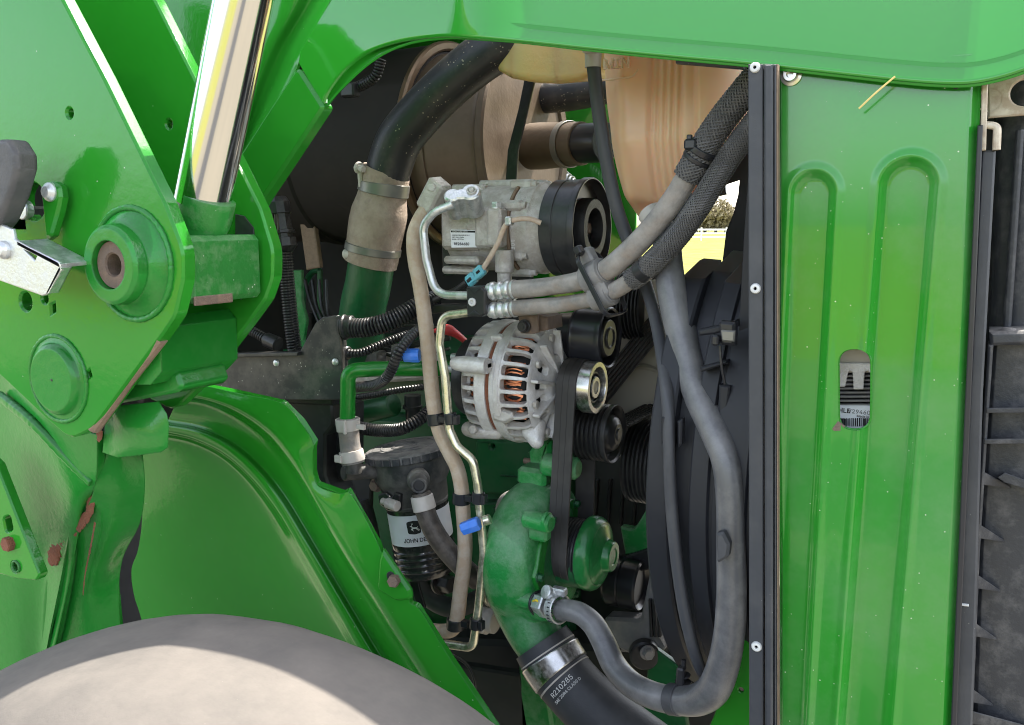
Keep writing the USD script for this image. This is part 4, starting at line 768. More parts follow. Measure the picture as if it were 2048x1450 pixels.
# raised lettering ring and centre emblem on the cap
import itertools
ltr = []
for k, ch in enumerate('FILTRE OIL SEPARATOR'):
    pass
emb = []
for k in range(9):
    a = k*.72; r0 = .012+.0022*k
    emb.append(sweep(np.array([ptop+oa*.0026+r0*(math.cos(a+t)*uu+math.sin(a+t)*vv) for t in np.linspace(0, 1.5, 12)]), .0009, 5))
obj('raised_marking', emb+[ring(ptop+oa*.002, oa, cr*.62, cr*.60, .0012, .0003, 56)], 'cap_grey', tos)
# label wrapped round the canister
ctr = lambda t: pb+oa*t
toC = nrm((C-pb)-((C-pb) @ oa)*oa); rl = 62.5*so+.0006
lz0, lz1 = .066, .119
def wrapquad(a0, a1, z0, z1, r, n=28):
    th_ = np.linspace(a0, a1, n); tdir = np.cross(oa, toC)
    return np.array([[ctr(z)+r*(math.cos(a)*toC+math.sin(a)*tdir) for z in (z0, z1)] for a in th_])
olb = obj('label', solidify(wrapquad(-1.35, 1.5, lz0, lz1, rl), .0004), 'white_label', tos, smooth=60)
def onlab(m): return around(m, ctr(0), oa, rl, toC, .0002)
def flat(poly, h=.0003, holes=()):
    m = prism2(poly, h, 0, holes); m.vertices[:, 2] *= -1; m.vertices[:, 2] += h; m = fix(m)
    v, f = trimesh.remesh.subdivide_to_size(m.vertices, m.faces, .004); return trimesh.Trimesh(v, f, process=False)
lx = -.0235
sh = rpoly([(lx-.0115, .0865, .004), (lx-.0125, .1105, .005), (lx, .1125, .01), (lx+.0125, .1105, .005), (lx+.0115, .0865, .004), (lx, .0845, .01)])
sh = (sh-[lx, .0985])*[.95, .84]+[lx+.012, .099]
ls = lambda p, b: LineString(p).buffer(b, 4)
dshape = unary_union([ls([(-.3, .05), (.1, .0), (.45, .0)], .17), ls([(-.32, .1), (-.5, .45)], .10), ls([(-.48, .47), (-.72, .38)], .08), ls([(-.46, .5), (-.36, .78), (-.46, .98)], .04), ls([(-.40, .66), (-.15, .82), (-.12, .95)], .04),
    ls([(-.3, 0), (-.62, -.2), (-.42, -.42)], .055), ls([(-.2, -.05), (-.40, -.38), (-.22, -.56)], .055), ls([(.45, 0), (.62, -.2), (.98, -.38)], .06), ls([(.4, -.05), (.52, -.34), (.86, -.58)], .06), ls([(.55, .1), (.74, .2)], .05)])
deer = np.array(dshape.exterior.coords[:-1])*.0084+[lx+.0125, .0982]
obj('emblem', onlab(flat(sh, .0002)), 'print_black', olb, smooth=False)
dm = flat(deer, .0002); dm.vertices[:, 2] += .0003; obj('emblem_deer', onlab(dm), 'print_white', olb, smooth=False)
tx_ = meshkit.text_mesh('JOHN DEERE', .0066, .0003, True); tx_.vertices += [-.0335, .0735, 0]; obj('lettering', onlab(tx_), 'print_black', olb, smooth=False)
# ports, hose, bracket and spring bolt
obj('inlet_port', [disc(U(686, 946, 1.105), nrm(U(745, 942, 1.15)-U(686, 946, 1.105)), 15*so, .09, .002), disc(U(707, 922, 1.105), -AZ, 15*so, .02)], 'black_dusty', tos)
op = U(838, 972, YO-.105); od2 = nrm(U(836, 952, YO-.05)-op)
obj('outlet_port', lathe(op, od2, [(.002, 0), (.002, 10*so), (0, 10.5*so), (0, 14*so), (.003, 15.5*so), (.03, 16.5*so), (.034, 21*so), (.044, 22*so), (.046, 19*so), (.07, 19*so), (.07, 0)], 32), 'black_dusty', tos)
obj('port_plug', disc(op+od2*.0005, od2, 10.5*so, .004, .001), 'black_clean', tos)
obj('bracket_ear', plate(rpoly([(755, 990, 4), (770, 985, 5), (782, 995), (790, 985), (800, 990, 4), (796, 1024), (775, 1022), (757, 1008)]), YO-.07, .02, .002), 'black_plastic', tos)
sb0, sb1 = U(765, 1002, YO-.085), U(804, 1016, YO-.095); sbd = nrm(sb1-sb0)
obj('spring_bolt', lathe(sb0, sbd, [(0, 0), (0, .0055), (.012, .0055)]+[(.012+.0026*k+d, r_) for k in range(5) for d, r_ in ((0, .0068), (.0009, .0086), (.0018, .0086))]+[(.0255, .0085), (.035, .0085), (.036, .0075), (.036, 0)], 24), 'clamp_pale', tos)
obj('side_bolt', bolt(U(753, 970, YO-.05), -AY, .009, .008), 'rusty_steel', tos)
tdh = thing('drain_hose', 'dark worn rubber hose from the separator port with a pale spring clamp', 'hose', U(870, 1070, 1.12))
dp = [(842, 985, YO-.1), (846, 1003, YO-.1), (854, 1032, YO-.1), (871, 1068, YO-.095), (898, 1105, YO-.085), (930, 1138, YO-.07), (955, 1160, YO-.05)]
obj('hose', tube(dp, [19, 20, 20.5, 21, 21, 21, 21], n=24), 'hose_brown', tdh); obj('spring_clamp', pathband(dp, [19, 20, 20.5, 21, 21, 21, 21], .03, .16, .0025, 30), 'clamp_pale', tdh)

# ---- air conditioning compressor
YK = 1.24; K0 = U(1187, 457, YK); sk = S(K0)
kp = lambda t, r=0, a=0: K0+AX*t+r*(math.cos(a)*-AY+math.sin(a)*AZ)
tk_ = thing('ac_compressor', 'dusty aluminium refrigerant compressor with a black belt pulley', 'compressor', K0)
R = 101*sk
obj('pulley', lathe(kp(-.058), AX, [(0, R*.5), (0, R*.93), (.002, R*.96), (.020, R*.96), (.0205, R*.945), (.0225, R*.945), (.023, R*.96), (.046, R*.96), (.047, R), (.055, R), (.057, R*.985), (.057, R*.962), (.050, R*.945), (.042, R*.90), (.042, R*.5)], 96), 'pulley_black', tk_)
obj('clutch_plate', lathe(kp(-.026), AX, [(0, R*.4), (0, R*.84), (.006, R*.84), (.009, R*.80), (.010, R*.60), (.020, R*.60), (.026, R*.59), (.029, R*.57), (.029, R*.40), (.027, R*.385), (.012, R*.37), (.012, R*.16), (.016, R*.14), (.016, 0)], 72), 'matte_black', tk_)
obj('shaft_nut', bolt(kp(-.022), AX, .009, .012), 'rusty_steel', tk_)
for k in range(3): obj('clutch_rivet', lathe(kp(-.017, R*.70, 2.9+k*2.094), AX, [(0, 0), (0, .006), (.003, .005), (.004, 0)], 16), 'rusty_steel', tk_)
obj('front_case', lathe(kp(-.108), AX, [(0, 0), (0, .066), (.004, .070), (.03, .070), (.034, .066), (.048, .062), (.05, .05), (.05, 0)], 64), 'aluminium', tk_)
obj('seal_ring', ring(kp(-.112), AX, .0715, .05, .005, .001, 64), 'weld_edge', tk_, label='brown seal ring between the two case halves')
obj('main_case', [lathe(kp(-.232), AX, [(0, 0), (0, .05), (.006, .060), (.05, .064), (.052, .0665), (.119, .0665), (.12, 0)], 64),
                  cbox(kp(-.195, .050, 0), (.07, .030, .066), .006), cbox(kp(-.150, .056, 0), (.030, .034, .06), .005)], 'aluminium', tk_)
for a in (.5, 1.2, 1.9, -.6, -1.2): obj('case_lug', [cbox(kp(-.106, .070, a), (.04, .016, .016), .004), disc(kp(-.089, .070, a), AX, .006, .008)], 'aluminium', tk_)
bxp = kp(-.150, .074, 0)
obj('bolt_boss', [cbox(U(994, 455, YK-.082), (.024, .024, .058), .004), cbox(U(994, 424, YK-.082), (.018, .018, .012), .002)], 'aluminium', tk_)
obj('bolt_head', bolt(U(993, 418, YK-.082), AZ, .008, .008), 'zinc', tk_)
obj('lower_port', lathe(U(1009, 500, YK-.075), -AZ, [(0, 0), (0, 19*sk), (.032, 19*sk), (.034, 15*sk), (.10, 14*sk), (.10, 0)], 32), 'aluminium', tk_)
obj('top_ribs', [cbox(kp(-.15, .068, 1.57), (.08, .03, .012), .003), cbox(kp(-.2, .062, 1.2), (.06, .02, .02), .003)], 'aluminium', tk_)
obj('lower_ribs', [cbox(U(930, 520, YK-.072), (.062, .03, .012), .004), cbox(U(930, 540, YK-.06), (.07, .03, .012), .004)], 'aluminium', tk_)
obj('back_bracket', [plate(rpoly([(880, 440), (898, 440), (902, 545), (884, 552)]), YK-.04, .04, .003), plate([(860, 610), (1000, 606), (1000, 622), (860, 628)], YK-.04, .03, .002)], 'black_plastic', tk_)
# rating label
ly = YK-.0665
rlb = obj('rating_label', plate(rpoly([(900, 459, 2), (957, 460, 2), (958, 495, 2), (902, 496, 2)]), ly-.0005, .002), 'white_label', tk_)
obj('label_band', plate([(901, 460), (956.5, 461), (956.5, 466.5), (901, 465.5)], ly-.0008, .0006), 'print_black', rlb)
q = lambda x, y: U(x, y, ly-.0008)
obj('label_print', [text('RE284680', 5.2*sk, q(908, 490), AX, AZ, .0002, True), text('DESIGN PRESSURE H 34.2', 2.4*sk, q(904, 471.5), AX, AZ, .0002), text('UNIT GAS L 8MPa', 2.4*sk, q(904, 475.5), AX, AZ, .0002), text('R134a   HFC134a', 2.4*sk, q(904, 479.5), AX, AZ, .0002)], 'print_black', rlb, smooth=False)
obj('label_print_white', text('UC447190 1050', 3.2*sk, U(905, 464.7, ly-.0010), AX, AZ, .0002), 'print_white', rlb, smooth=False)
obj('cast_mark', text('10E', 8*sk, U(1022, 478, YK-.0985), -AZ, AX, .0004), 'aluminium_raw', tk_, smooth=False)
# small wire and connector
tcw = thing('clutch_wire', 'brown clutch wire ending in a turquoise plug on the compressor', 'wire', U(1010, 450, 1.15))
obj('wire', tube([(1082, 446, YK-.088), (1060, 438, YK-.095), (1033, 439, YK-.105), (1014, 447, YK-.108), (995, 488, YK-.108), (966, 538, YK-.105)], 5.2), 'hose_tan', tcw)
obj('wire_clip', cbox(U(1019, 442, YK-.108), (.010, .014, .013), .002), 'zinc', tcw)
pa, pb2 = U(969, 535, YK-.108), U(935, 566, YK-.10); pd = nrm(pb2-pa); pz = nrm(np.cross(pd, AY)); Axp = np.array([pd, AY, pz])
obj('plug', [cbox((pa+pb2)/2-pd*.009, (.018, .012, .016), .002, Axp), cbox((pa+pb2)/2+pd*.011, (.020, .012, .017), .003, Axp), cbox((pa+pb2)/2+pd*.001+pz*.004, (.02, .011, .006), .001, Axp)], 'teal_plastic', tcw)
obj('plug_slot', [cbox((pa+pb2)/2+pd*.012-AY*.005, (.010, .004, .005), .0006, Axp), cbox((pa+pb2)/2-pd*.010-AY*.005, (.008, .004, .004), .0006, Axp)], 'black_clean', tcw)
obj('lead', tube([(934, 564, YK-.10), (915, 578, YK-.095), (890, 590, YK-.09), (870, 600, YK-.08)], 6), 'black_plastic', tcw)

# ---- refrigerant fittings, pipes and hoses
tsl = thing('suction_pipe', 'dusty tan wrapped refrigerant pipe running the height of the bay', 'pipe', U(850, 700, 1.13))
YS = 1.125
sp = [(862, 408, 1.16), (848, 425, 1.15), (832, 455, YS+.01), (827, 480, YS), (830, 520, YS), (840, 570, YS), (850, 640, YS), (857, 705, YS), (865, 790, YS), (872, 835, YS), (880, 865, YS), (899, 905, YS), (914, 935, YS), (922, 970, YS), (926, 1020, YS), (930, 1080, YS), (929, 1120, YS), (921, 1180, YS), (913, 1240, YS), (905, 1258, YS), (880, 1262, YS+.01), (845, 1258, YS+.02)]
obj('pipe', tube(sp, [15]*20+[14, 14], n=24, bump=.05), 'hose_tan', tsl)
fc = U(868, 391, 1.155); fz = nrm([.55, -.1, .75]); fx = nrm(np.cross(fz, AY)); Fa = np.array([fx, np.cross(fz, fx), fz])
obj('flange_block', cbox(fc, (.030, .030, .052), .004, Fa), 'aluminium', tsl); obj('flange_bolt', bolt(fc+fz*.014-AY*.014, -AY, .006, .004), 'aluminium_raw', tsl)
tdl = thing('discharge_pipe', 'bright zinc refrigerant pipe curling from the compressor to the clamp block', 'pipe', U(860, 500, 1.1))
YD = 1.10
obj('pipe', sweep(*(lambda p: (p[:, :3], p[:, 3]))(fillet(pxpath([(905, 408, YD+.01), (868, 424, YD), (845, 452, YD), (853, 520, YD), (872, 590, YD), (945, 591, YD)], 8.6), .032, 10)), 18), 'zinc', tdl)
fo = U(926, 402, YD+.03); fn = nrm([.25, -.70, .67]); fx = nrm([.9, .3, .15]); fx = nrm(fx-(fx @ fn)*fn); fy_ = np.cross(fn, fx)
fig8 = np.array(unary_union([Point(-.015, 0).buffer(.0125, 16), Point(.012, .003).buffer(.0155, 16), Polygon([(-.015, -.009), (.01, -.010), (.01, .012), (-.015, .009)])]).exterior.coords[:-1])
obj('flange', extrude(fig8, fo+fn*.010+fy_*.006, fx, fy_, .042, .0025), 'zinc', tdl)
obj('flange_screw', [ring(fo+fn*.0095+fx*.014+fy_*.009, fn, .0075, .005, .003, .0005, 24), disc(fo+fn*.0095+fx*.014+fy_*.009, fn, .004, .004)], 'aluminium_raw', tdl)
tll = thing('liquid_line', 'thin yellow zinc refrigerant pipe right of the tan pipe', 'pipe', U(885, 750, 1.1))
obj('pipe', sweep(*(lambda p: (p[:, :3], p[:, 3]))(fillet(pxpath([(945, 624, YD), (884, 632, YD), (879, 690, YD), (890, 750, YD), (899, 860, YD), (914, 893, YD), (946, 920, YD), (955, 965, YD), (968, 1105, YD), (958, 1206, YD), (946, 1296, YD), (890, 1288, YD+.01)], 8.8), .022, 8)), 18), 'zinc_yellow', tll)
# service port caps
for (xa, ya), (xb, yb), Y, lab, pale in (((846, 711), (808, 711), 1.12, 'lighter blue service cap on a stub left of the tan pipe', 1), ((966, 1043), (924, 1058), 1.085, 'blue hexagonal service cap on the thin zinc pipe low down', 0)):
    P, Q = U(xa, ya, Y), U(xb, yb, Y-.01); d = nrm(Q-P); L = np.linalg.norm(Q-P); r = 14.5*S(P)
    t = thing('service_cap', lab, 'cap', P)
    obj('cap', lathe(P+d*L*.18, d, [(0, 0), (0, r*.9), (.002, r), (L*.42, r), (L*.44, r*.97), (L*.80, r*.93), (L*.84, r*.7), (L*.84, 0)], 12 if pale else 6), 'blue_plastic', t, smooth=20)
    obj('stub', disc(P-d*.012, d, r*.72, L*.3, .001), 'clamp_pale' if pale else 'zinc_yellow', t)
    obj('cap_hole', disc(P+d*L*1.02, d, .002, .0012, .0002, 12), 'black_clean', t)
# pipe clips
for i, (xa, xb, y, lab) in enumerate(((872, 902, 838, 'upper black double clip holding the tan and zinc pipes'), (923, 957, 996, 'middle black double clip holding the tan and zinc pipes'), (911, 952, 1247, 'lowest dirty double clip near the pipe bends'))):
    A_, B_ = U(xa, y, YS), U(xb, y, YD); t = thing('pipe_clip', lab, 'clip', A_, 'double pipe clips')
    pd1 = nrm(U(xa+6, y+40, YS)-A_) if i < 1 else nrm(U(xa-1, y+40, YS)-A_)
    obj('ring', ring(A_-pd1*.009, pd1, 18*S(A_), 14.5*S(A_), .018, .001, 28), 'black_clean' if i < 2 else 'black_plastic', t); obj('ring', ring(B_-pd1*.009, pd1, 13*S(B_), 8.8*S(B_), .017, .001, 28), 'black_clean' if i < 2 else 'black_plastic', t)
    obj('link', cbox((A_+B_)/2, (.012, .012, .010), .001), 'black_clean', t)
    obj('tab', cbox(B_+[.012, -.004, .001], (.007, .012, .014), .001), 'black_clean', t)
# black clamp block
tcb = thing('clamp_block', 'black clamp block with a white hex screw joining two refrigerant pipes', 'clamp', U(948, 603, 1.09))
obj('block', plate(rpoly([(932, 574, 2), (962, 573, 2), (970, 582, 3), (970, 628, 3), (962, 634, 2), (933, 634, 2)]), YD-.018, .034, .002, holes=[]), 'black_plastic', tcb)
obj('recess', [plate([(936, 578), (960, 577), (948, 589)], YD-.0187, .002, .0005), plate([(936, 630), (960, 630), (948, 620)], YD-.0187, .002, .0005)], 'black_clean', tcb)
P = U(945, 604, YD-.018); obj('screw', lathe(P, -AY, [(-.001, 0), (-.001, 8.5*S(P)), (.002, 8.5*S(P)), (.003, 7*S(P)), (.003, 4.5*S(P)), (.0005, 4*S(P)), (.0005, 0)], 24), 'rivet_white', tcb)
# hoses
uh = [(1024, 579, YD), (1060, 577, YD-.005), (1110, 571, YD-.01), (1160, 562, YD-.02), (1205, 545, YD-.03), (1250, 511, YD-.04), (1300, 460, YD-.05), (1350, 394, YD-.06), (1395, 318, YD-.07), (1420, 275, YD-.075), (1450, 232, YD-.08), (1490, 182, YD-.085), (1520, 145, YD-.09)]
lh = [(1024, 617, YD), (1060, 614, YD-.005), (1120, 609, YD-.01), (1170, 601, YD-.02), (1215, 588, YD-.03), (1260, 562, YD-.04), (1300, 530, YD-.05), (1350, 478, YD-.06), (1390, 424, YD-.065), (1430, 360, YD-.07), (1465, 305, YD-.075), (1500, 258, YD-.08), (1530, 220, YD-.085)]
def braided(pts, r, i0, i1, name, t):
    p, tt = resample(spline(pxpath(pts, r), 10), n=400); a, b = int(i0*399), int(i1*399); q = p[a:b+1]
    obj(name, sweep(q[:, :3], q[:, 3]+.0022, 20), 'hose_dark', t)
    q2, t2 = resample(q, .0012); T = np.gradient(q2[:, :3], axis=0); T /= np.linalg.norm(T, axis=1)[:, None]
    aN = nrm(np.cross(T[0], [.3, .5, .8])); fr = []
    for k in range(len(q2)):
        aN = nrm(aN-(aN @ T[k])*T[k]); fr.append((aN, np.cross(T[k], aN)))
    NS = 18; ms = []
    for s in range(NS):
        for sg in (1, -1):
            ph = s/NS*2*np.pi + sg*t2/(q2[:, 3]+.002)*1.1; wv = .0005*np.sign(np.sin(ph*NS/2+t2*0+sg*1.57))
            pt = np.array([q2[k, :3]+(q2[k, 3]+.0026+wv[k])*(math.cos(ph[k])*fr[k][0]+math.sin(ph[k])*fr[k][1]) for k in range(0, len(q2), 3)])
            ms.append(sweep(pt, .0011, 4, False))
    obj('braid', ms, 'braid', t)
for nm, pts, r0, i0, lab, Yc, cpx in (('discharge_hose', uh, [18.5]*3+[20, 21.5]+[23]*8, .70, 'upper refrigerant hose, grey rubber then a dark braided sleeve', YD, (966, 584, 1026, 579)), ('suction_hose', lh, [16]*4+[17]*2+[18]*7, .44, 'lower refrigerant hose, slimmer and braided for most of its length', YD, (968, 622, 1026, 617))):
    t = thing(nm, lab, 'hose', U(*pts[0])); p, tt = resample(spline(pxpath(pts, r0), 10), n=400); e = int(i0*399)+6
    obj('hose', sweep(p[:e, :3], p[:e, 3]*(1+.03*(meshkit.fbm(p[:e, :3]*60)-.5)), 24), 'hose_dusty', t)
    braided(pts, r0, i0, 1, 'sleeve', t)
    P, Q = U(cpx[0], cpx[1], Yc), U(cpx[2], cpx[3], Yc); d = nrm(Q-P); L = np.linalg.norm(Q-P)+.004; r = 18.5*S(P) if nm[0] == 'd' else 16.5*S(P)
    pr = [(0, 0), (0, r*.55), (.006, r*.6), (.010, r*.9)]
    for k in range(3): o = .012+k*(L-.016)/3; w = (L-.016)/3; pr += [(o, r*.88), (o+w*.25, r*1.02), (o+w*.6, r*1.02), (o+w*.85, r*.86)]
    pr += [(L-.003, r*1.06), (L, r*1.06), (L, 0)]
    obj('crimp_ferrule', lathe(P, d, pr, 32), 'zinc', t, smooth=40)
thc = thing('hose_separator', 'grey rubber separator with a black cable tie holding the two refrigerant hoses', 'clamp', U(1195, 560, 1.05))
A_, B_ = U(1192, 545, YD-.027), U(1215, 590, YD-.03); hd = nrm(U(1240, 520, YD-.04)-U(1190, 550, YD-.026)); hz_ = nrm(B_-A_); Ah = np.array([hd, np.cross(hz_, hd), hz_])
def span(pts, r, xa, xb, extra):
    p, _ = resample(spline(pxpath(pts, r), 10), n=400); d_ = p[:, :3]-C; pxs = 1024+F*(d_ @ RT)/(d_ @ FW); m_ = (pxs > xa) & (pxs < xb); q_ = p[m_]
    e_ = np.full(len(q_), extra); e_[:2] *= .5; e_[-2:] *= .5
    return sweep(q_[:, :3], q_[:, 3]+e_, 28)
obj('upper_saddle', span(uh, 20, 1170, 1212, .0065), 'strap_grey', thc); obj('lower_saddle', span(lh, 17, 1186, 1226, .006), 'strap_grey', thc)
obj('web', [cbox((A_+B_)/2, (.026, .030, .040), .004, Ah), cbox(A_-hz_*.024, (.022, .016, .022), .003, Ah)], 'strap_grey', thc)
ln = .098; rr_ = []
path = [A_+hz_*(-.022), ]
def tie(c, ax3, hx, hy, w, m, t, name='cable_tie'):
    ring_ = rpoly([(-hx, -hy, hx*.6), (hx, -hy, hx*.6), (hx, hy, hx*.6), (-hx, hy, hx*.6)]); rin = ring_*[(hx-.0018)/hx, (hy-.0018)/hy]
    obj(name, extrude(ring_, np.asarray(c)+ax3[0]*w/2, ax3[1], ax3[2], w, .0004, [rin]), m, t)
tie((A_+B_)/2, np.array([Ah[0], Ah[1], Ah[2]]), .0235, .046, .007, 'black_clean', thc)
obj('tie_head', cbox(A_-hz_*.034-AY*.018, (.012, .010, .012), .002, Ah), 'black_plastic', thc)
tzt = thing('cable_tie', 'black cable tie round the upper hose at the start of its braid', 'cable tie', U(1405, 295, 1.0))
P = U(1405, 300, YD-.072); d = nrm(U(1420, 275, YD-.075)-P); obj('band', ring(P-d*.004, d, 25*S(P)+.0045, 25*S(P), .008, .001, 36), 'black_clean', tzt); obj('head', [cbox(U(1382, 289, YD-.085), (.014, .012, .012), .002), cbox(U(1379, 280, YD-.085), (.006, .005, .012), .001)], 'black_clean', tzt)
obj('band', ring(P-d*.014, d, 25*S(P)+.0035, 25*S(P), .006, .001, 36), 'black_plastic', tzt)
P = U(1288, 540, YD-.048); d = nrm(U(1300, 530, YD-.05)-U(1260, 562, YD-.04)); tz2 = thing('sleeve_end_band', 'black band finishing the braided sleeve of the lower hose', 'band', P); obj('band', ring(P-d*.008, d, 22*S(P)+.001, 18*S(P), .014, .001, 36), 'black_plastic', tz2)

# ---- alternator
YA = 1.22; A0 = U(1031, 760, YA); sa_ = S(A0); RA = 121*sa_
ap = lambda t, r=0, a=0: A0+AX*t+r*(math.cos(a)*-AY+math.sin(a)*AZ)
tal = thing('alternator', 'silver slotted alternator with copper windings showing inside', 'alternator', A0)
def mrev(prof, n=96):
    t = lathe(A0, AX, prof, n); m = to_m(t)
    return m if m.volume() > 0 else m3.Manifold(m3.Mesh(np.asarray(t.vertices, np.float32), np.asarray(t.faces[:, ::-1], np.uint32)))
def cutter(t0, t1, r0, r1, w, a):
    rad = math.cos(a)*-AY+math.sin(a)*AZ; tan = np.cross(AX, rad); b = cbox(ap((t0+t1)/2, (r0+r1)/2, a), (t1-t0, w, r1-r0), .0022, np.array([AX, tan, rad])); m = to_m(b)
    return m if m.volume() > 0 else m3.Manifold(m3.Mesh(np.asarray(b.vertices, np.float32), np.asarray(b.faces[:, ::-1], np.uint32)))
front = mrev([(.0035, RA*.86), (.0035, RA*.985), (.006, RA), (.012, RA), (.013, RA*1.015), (.020, RA*1.015), (.021, RA), (.044, RA*.985), (.056, RA*.95), (.064, RA*.87), (.070, RA*.74), (.074, RA*.55), (.080, RA*.42), (.083, RA*.30), (.083, 0), (.066, 0), (.066, RA*.5), (.058, RA*.72), (.048, RA*.86), (.0035, RA*.86)])
NSL = 28; pit = 2*np.pi/NSL
cs = []
for k in range(NSL):
    a = (k+.5)*pit; cs.append(cutter(.0235, .0625, RA*.60, RA*1.1, RA*pit*.72, a))
for k in range(15):
    a = (k+.3)*2*np.pi/15; cs.append(cutter(.060, .10, RA*.50, RA*.74, RA*.155, a))
for c in cs: front = front-c
rear = mrev([(-.0035, RA*.86), (-.030, RA*.86), (-.040, RA*.8), (-.048, RA*.5), (-.048, 0), (-.056, 0), (-.056, RA*.62), (-.054, RA*.80), (-.047, RA*.92), (-.040, RA*.965), (-.022, RA*.985), (-.021, RA), (-.012, RA), (-.0035, RA*.985), (-.0035, RA*.86)])
for k in range(NSL): rear = rear-cutter(-.047, -.0215, RA*.72, RA*1.1, RA*pit*.68, (k+.5)*pit)
obj('front_housing', front, 'aluminium_raw', tal, smooth=35); obj('rear_housing', rear, 'aluminium_raw', tal, smooth=35)
obj('stator_band', ring(ap(-.004), AX, RA*.955, RA*.7, .008, .0005, 80), 'rust', tal, label='thin brown laminated band between the two housing halves')
obj('stator_core', ring(ap(-.020), AX, RA*.855, RA*.5, .040, .001, 72), 'weld_edge', tal)
obj('rotor', disc(ap(-.045), AX, RA*.52, .10, .004, 40), 'dark_inside', tal)
wd = []
rs = np.random.RandomState(3)
for k in range(170):
    a = k/170*2*np.pi; tw0 = rs.uniform(-.12, .12); L = np.linspace(0, 1, 5); rr = RA*(.75+rs.uniform(-.035, .05))
    wd.append(sweep(np.array([ap(.018+.030*l+rs.uniform(-.001, .001), rr+.004*math.sin(l*3.1), a+tw0*math.sin(l*2.6)) for l in L]), .0013, 5, False))
    wd.append(sweep(np.array([ap(-.018-.020*l, rr, a+tw0*math.sin(l*2.6)) for l in L]), .0013, 5, False))
obj('winding_former', [ring(ap(.016), AX, RA*.71, RA*.62, .034, .004, 60), ring(ap(-.040), AX, RA*.71, RA*.62, .024, .004, 60)], 'dark_inside', tal)
obj('winding', wd, 'copper', tal, label='copper wire windings seen through the slots')
obj('rear_cover', lathe(ap(-.085), AX, [(0, 0), (0, RA*.55), (.004, RA*.66), (.024, RA*.74), (.030, RA*.74), (.030, 0)], 40), 'black_plastic', tal)
for a in (-.15, .35, .75): obj('terminal', disc(ap(-.094, RA*.55, a), AX, .006, .02), 'zinc', tal)
lg0 = U(905, 726, YA-.105)
obj('side_lug', [lathe(lg0, AX, [(0, 0), (0, .008), (.006, .0105), (.022, .0125), (.06, .012), (.06, 0)], 28), cbox(lg0+[.035, .012, 0], (.05, .03, .014), .004)], 'aluminium_raw', tal)
obj('lower_ear', [ballhull([(U(938, 858, YA-.06), .012), (U(950, 862, YA-.06), .012), (U(995, 866, YA-.055), .010)]), disc(U(948, 858, YA-.075), -AY, .007, .006)], 'aluminium', tal)
obj('lower_flat', plate(rpoly([(975, 805), (1022, 825), (1026, 838), (1010, 848), (985, 842)]), YA-RA*.93, .03, .004), 'aluminium', tal)
obj('front_ear', ballhull([(ap(.062, RA*.75, -.9), .012), (ap(.066, RA*1.02, -.95), .011), (ap(.05, RA*.9, -.9), .010)]), 'aluminium_raw', tal)
obj('groove_lug', [cbox(ap(0, RA*.99, .9), (.02, .010, .012), .002, np.array([AX, np.cross(AX, math.cos(.9)*-AY+math.sin(.9)*AZ), math.cos(.9)*-AY+math.sin(.9)*AZ]))], 'aluminium_raw', tal)
for a in (-.25, .55, -1.1, 1.3): obj('through_bolt', disc(ap(.070, RA*.80, a), AX, .006, .006), 'aluminium', tal)
for k, a in enumerate((.2, -.45, .9, 1.5, -1.2)):
    rad = math.cos(a)*-AY+math.sin(a)*AZ; obj('front_web', hull(np.vstack([cbox(ap(.074, RA*.62, a), (.012, .005, .05), .001, np.array([AX, np.cross(AX, rad), rad])).vertices, cbox(ap(.082, RA*.34, a), (.006, .006, .012), .001, np.array([AX, np.cross(AX, rad), rad])).vertices])), 'aluminium_raw', tal)
obj('top_bracket', [plate(rpoly([(1036, 632), (1075, 630), (1077, 664, 4), (1068, 668), (1040, 667, 4)]), YA-.085, .006, .0015), plate([(1072, 628), (1094, 634), (1096, 660), (1077, 664)], YA-.07, .05, .002)], 'rusty_steel', tal, label='brown bracket tab with a dark flange bolt')
bb = U(1050, 652, YA-.086); obj('bracket_bolt', [disc(bb, -AY, 12.5*sa_, .004), disc(bb-AY*.004, -AY, 9.5*sa_, .007)], 'black_plastic', tal); obj('bolt_socket', disc(bb-AY*.0112, -AY, 5*sa_, .001, .0002, 6), 'black_clean', tal)
PA = U(1127, 762, YA-.004); RP = 50*sa_
# pulley
tpu = tal
xpl = A0[0]+.093
def groove(x0, n, w, r, d): 
    o = []
    for k in range(n): o += [(x0+k*w/n, r-d), (x0+(k+.3)*w/n, r), (x0+(k+.7)*w/n, r), (x0+(k+1)*w/n-1e-5, r-d)]
    return o
PA = np.array([xpl, YA, A0[2]+.0]); 
obj('pulley', lathe(PA, AX, [(0, .008), (0, RP*.85), (.001, RP*.98), (.003, RP*.98)]+groove(.0035, 6, .022, RP*.93, .003)+[(.026, RP*.98), (.0275, RP*.98)], 64), 'black_clean', tal)
obj('pulley_face', lathe(PA, AX, [(.027, RP*.70), (.0275, RP*.985), (.029, RP*1.0), (.046, RP*1.0), (.0475, RP*.98), (.0475, RP*.80), (.046, RP*.78), (.036, RP*.77), (.036, RP*.70)], 64), 'steel_silver', tal)
obj('pulley_core', lathe(PA, AX, [(.034, 0), (.034, RP*.78), (.038, RP*.70), (.038, RP*.62), (.042, RP*.60), (.042, RP*.54), (.038, RP*.52), (.038, RP*.44), (.0425, RP*.43), (.0425, 0)], 48), 'black_clean', tal)
obj('pulley_bush', lathe(PA, AX, [(.040, RP*.24), (.0445, RP*.25), (.0445, RP*.40), (.0435, RP*.42), (.040, RP*.42)], 40), 'steel_silver', tal); obj('shaft_end', disc(PA+AX*.040, AX, RP*.25, .0035, .0008), 'pale_metal', tal)

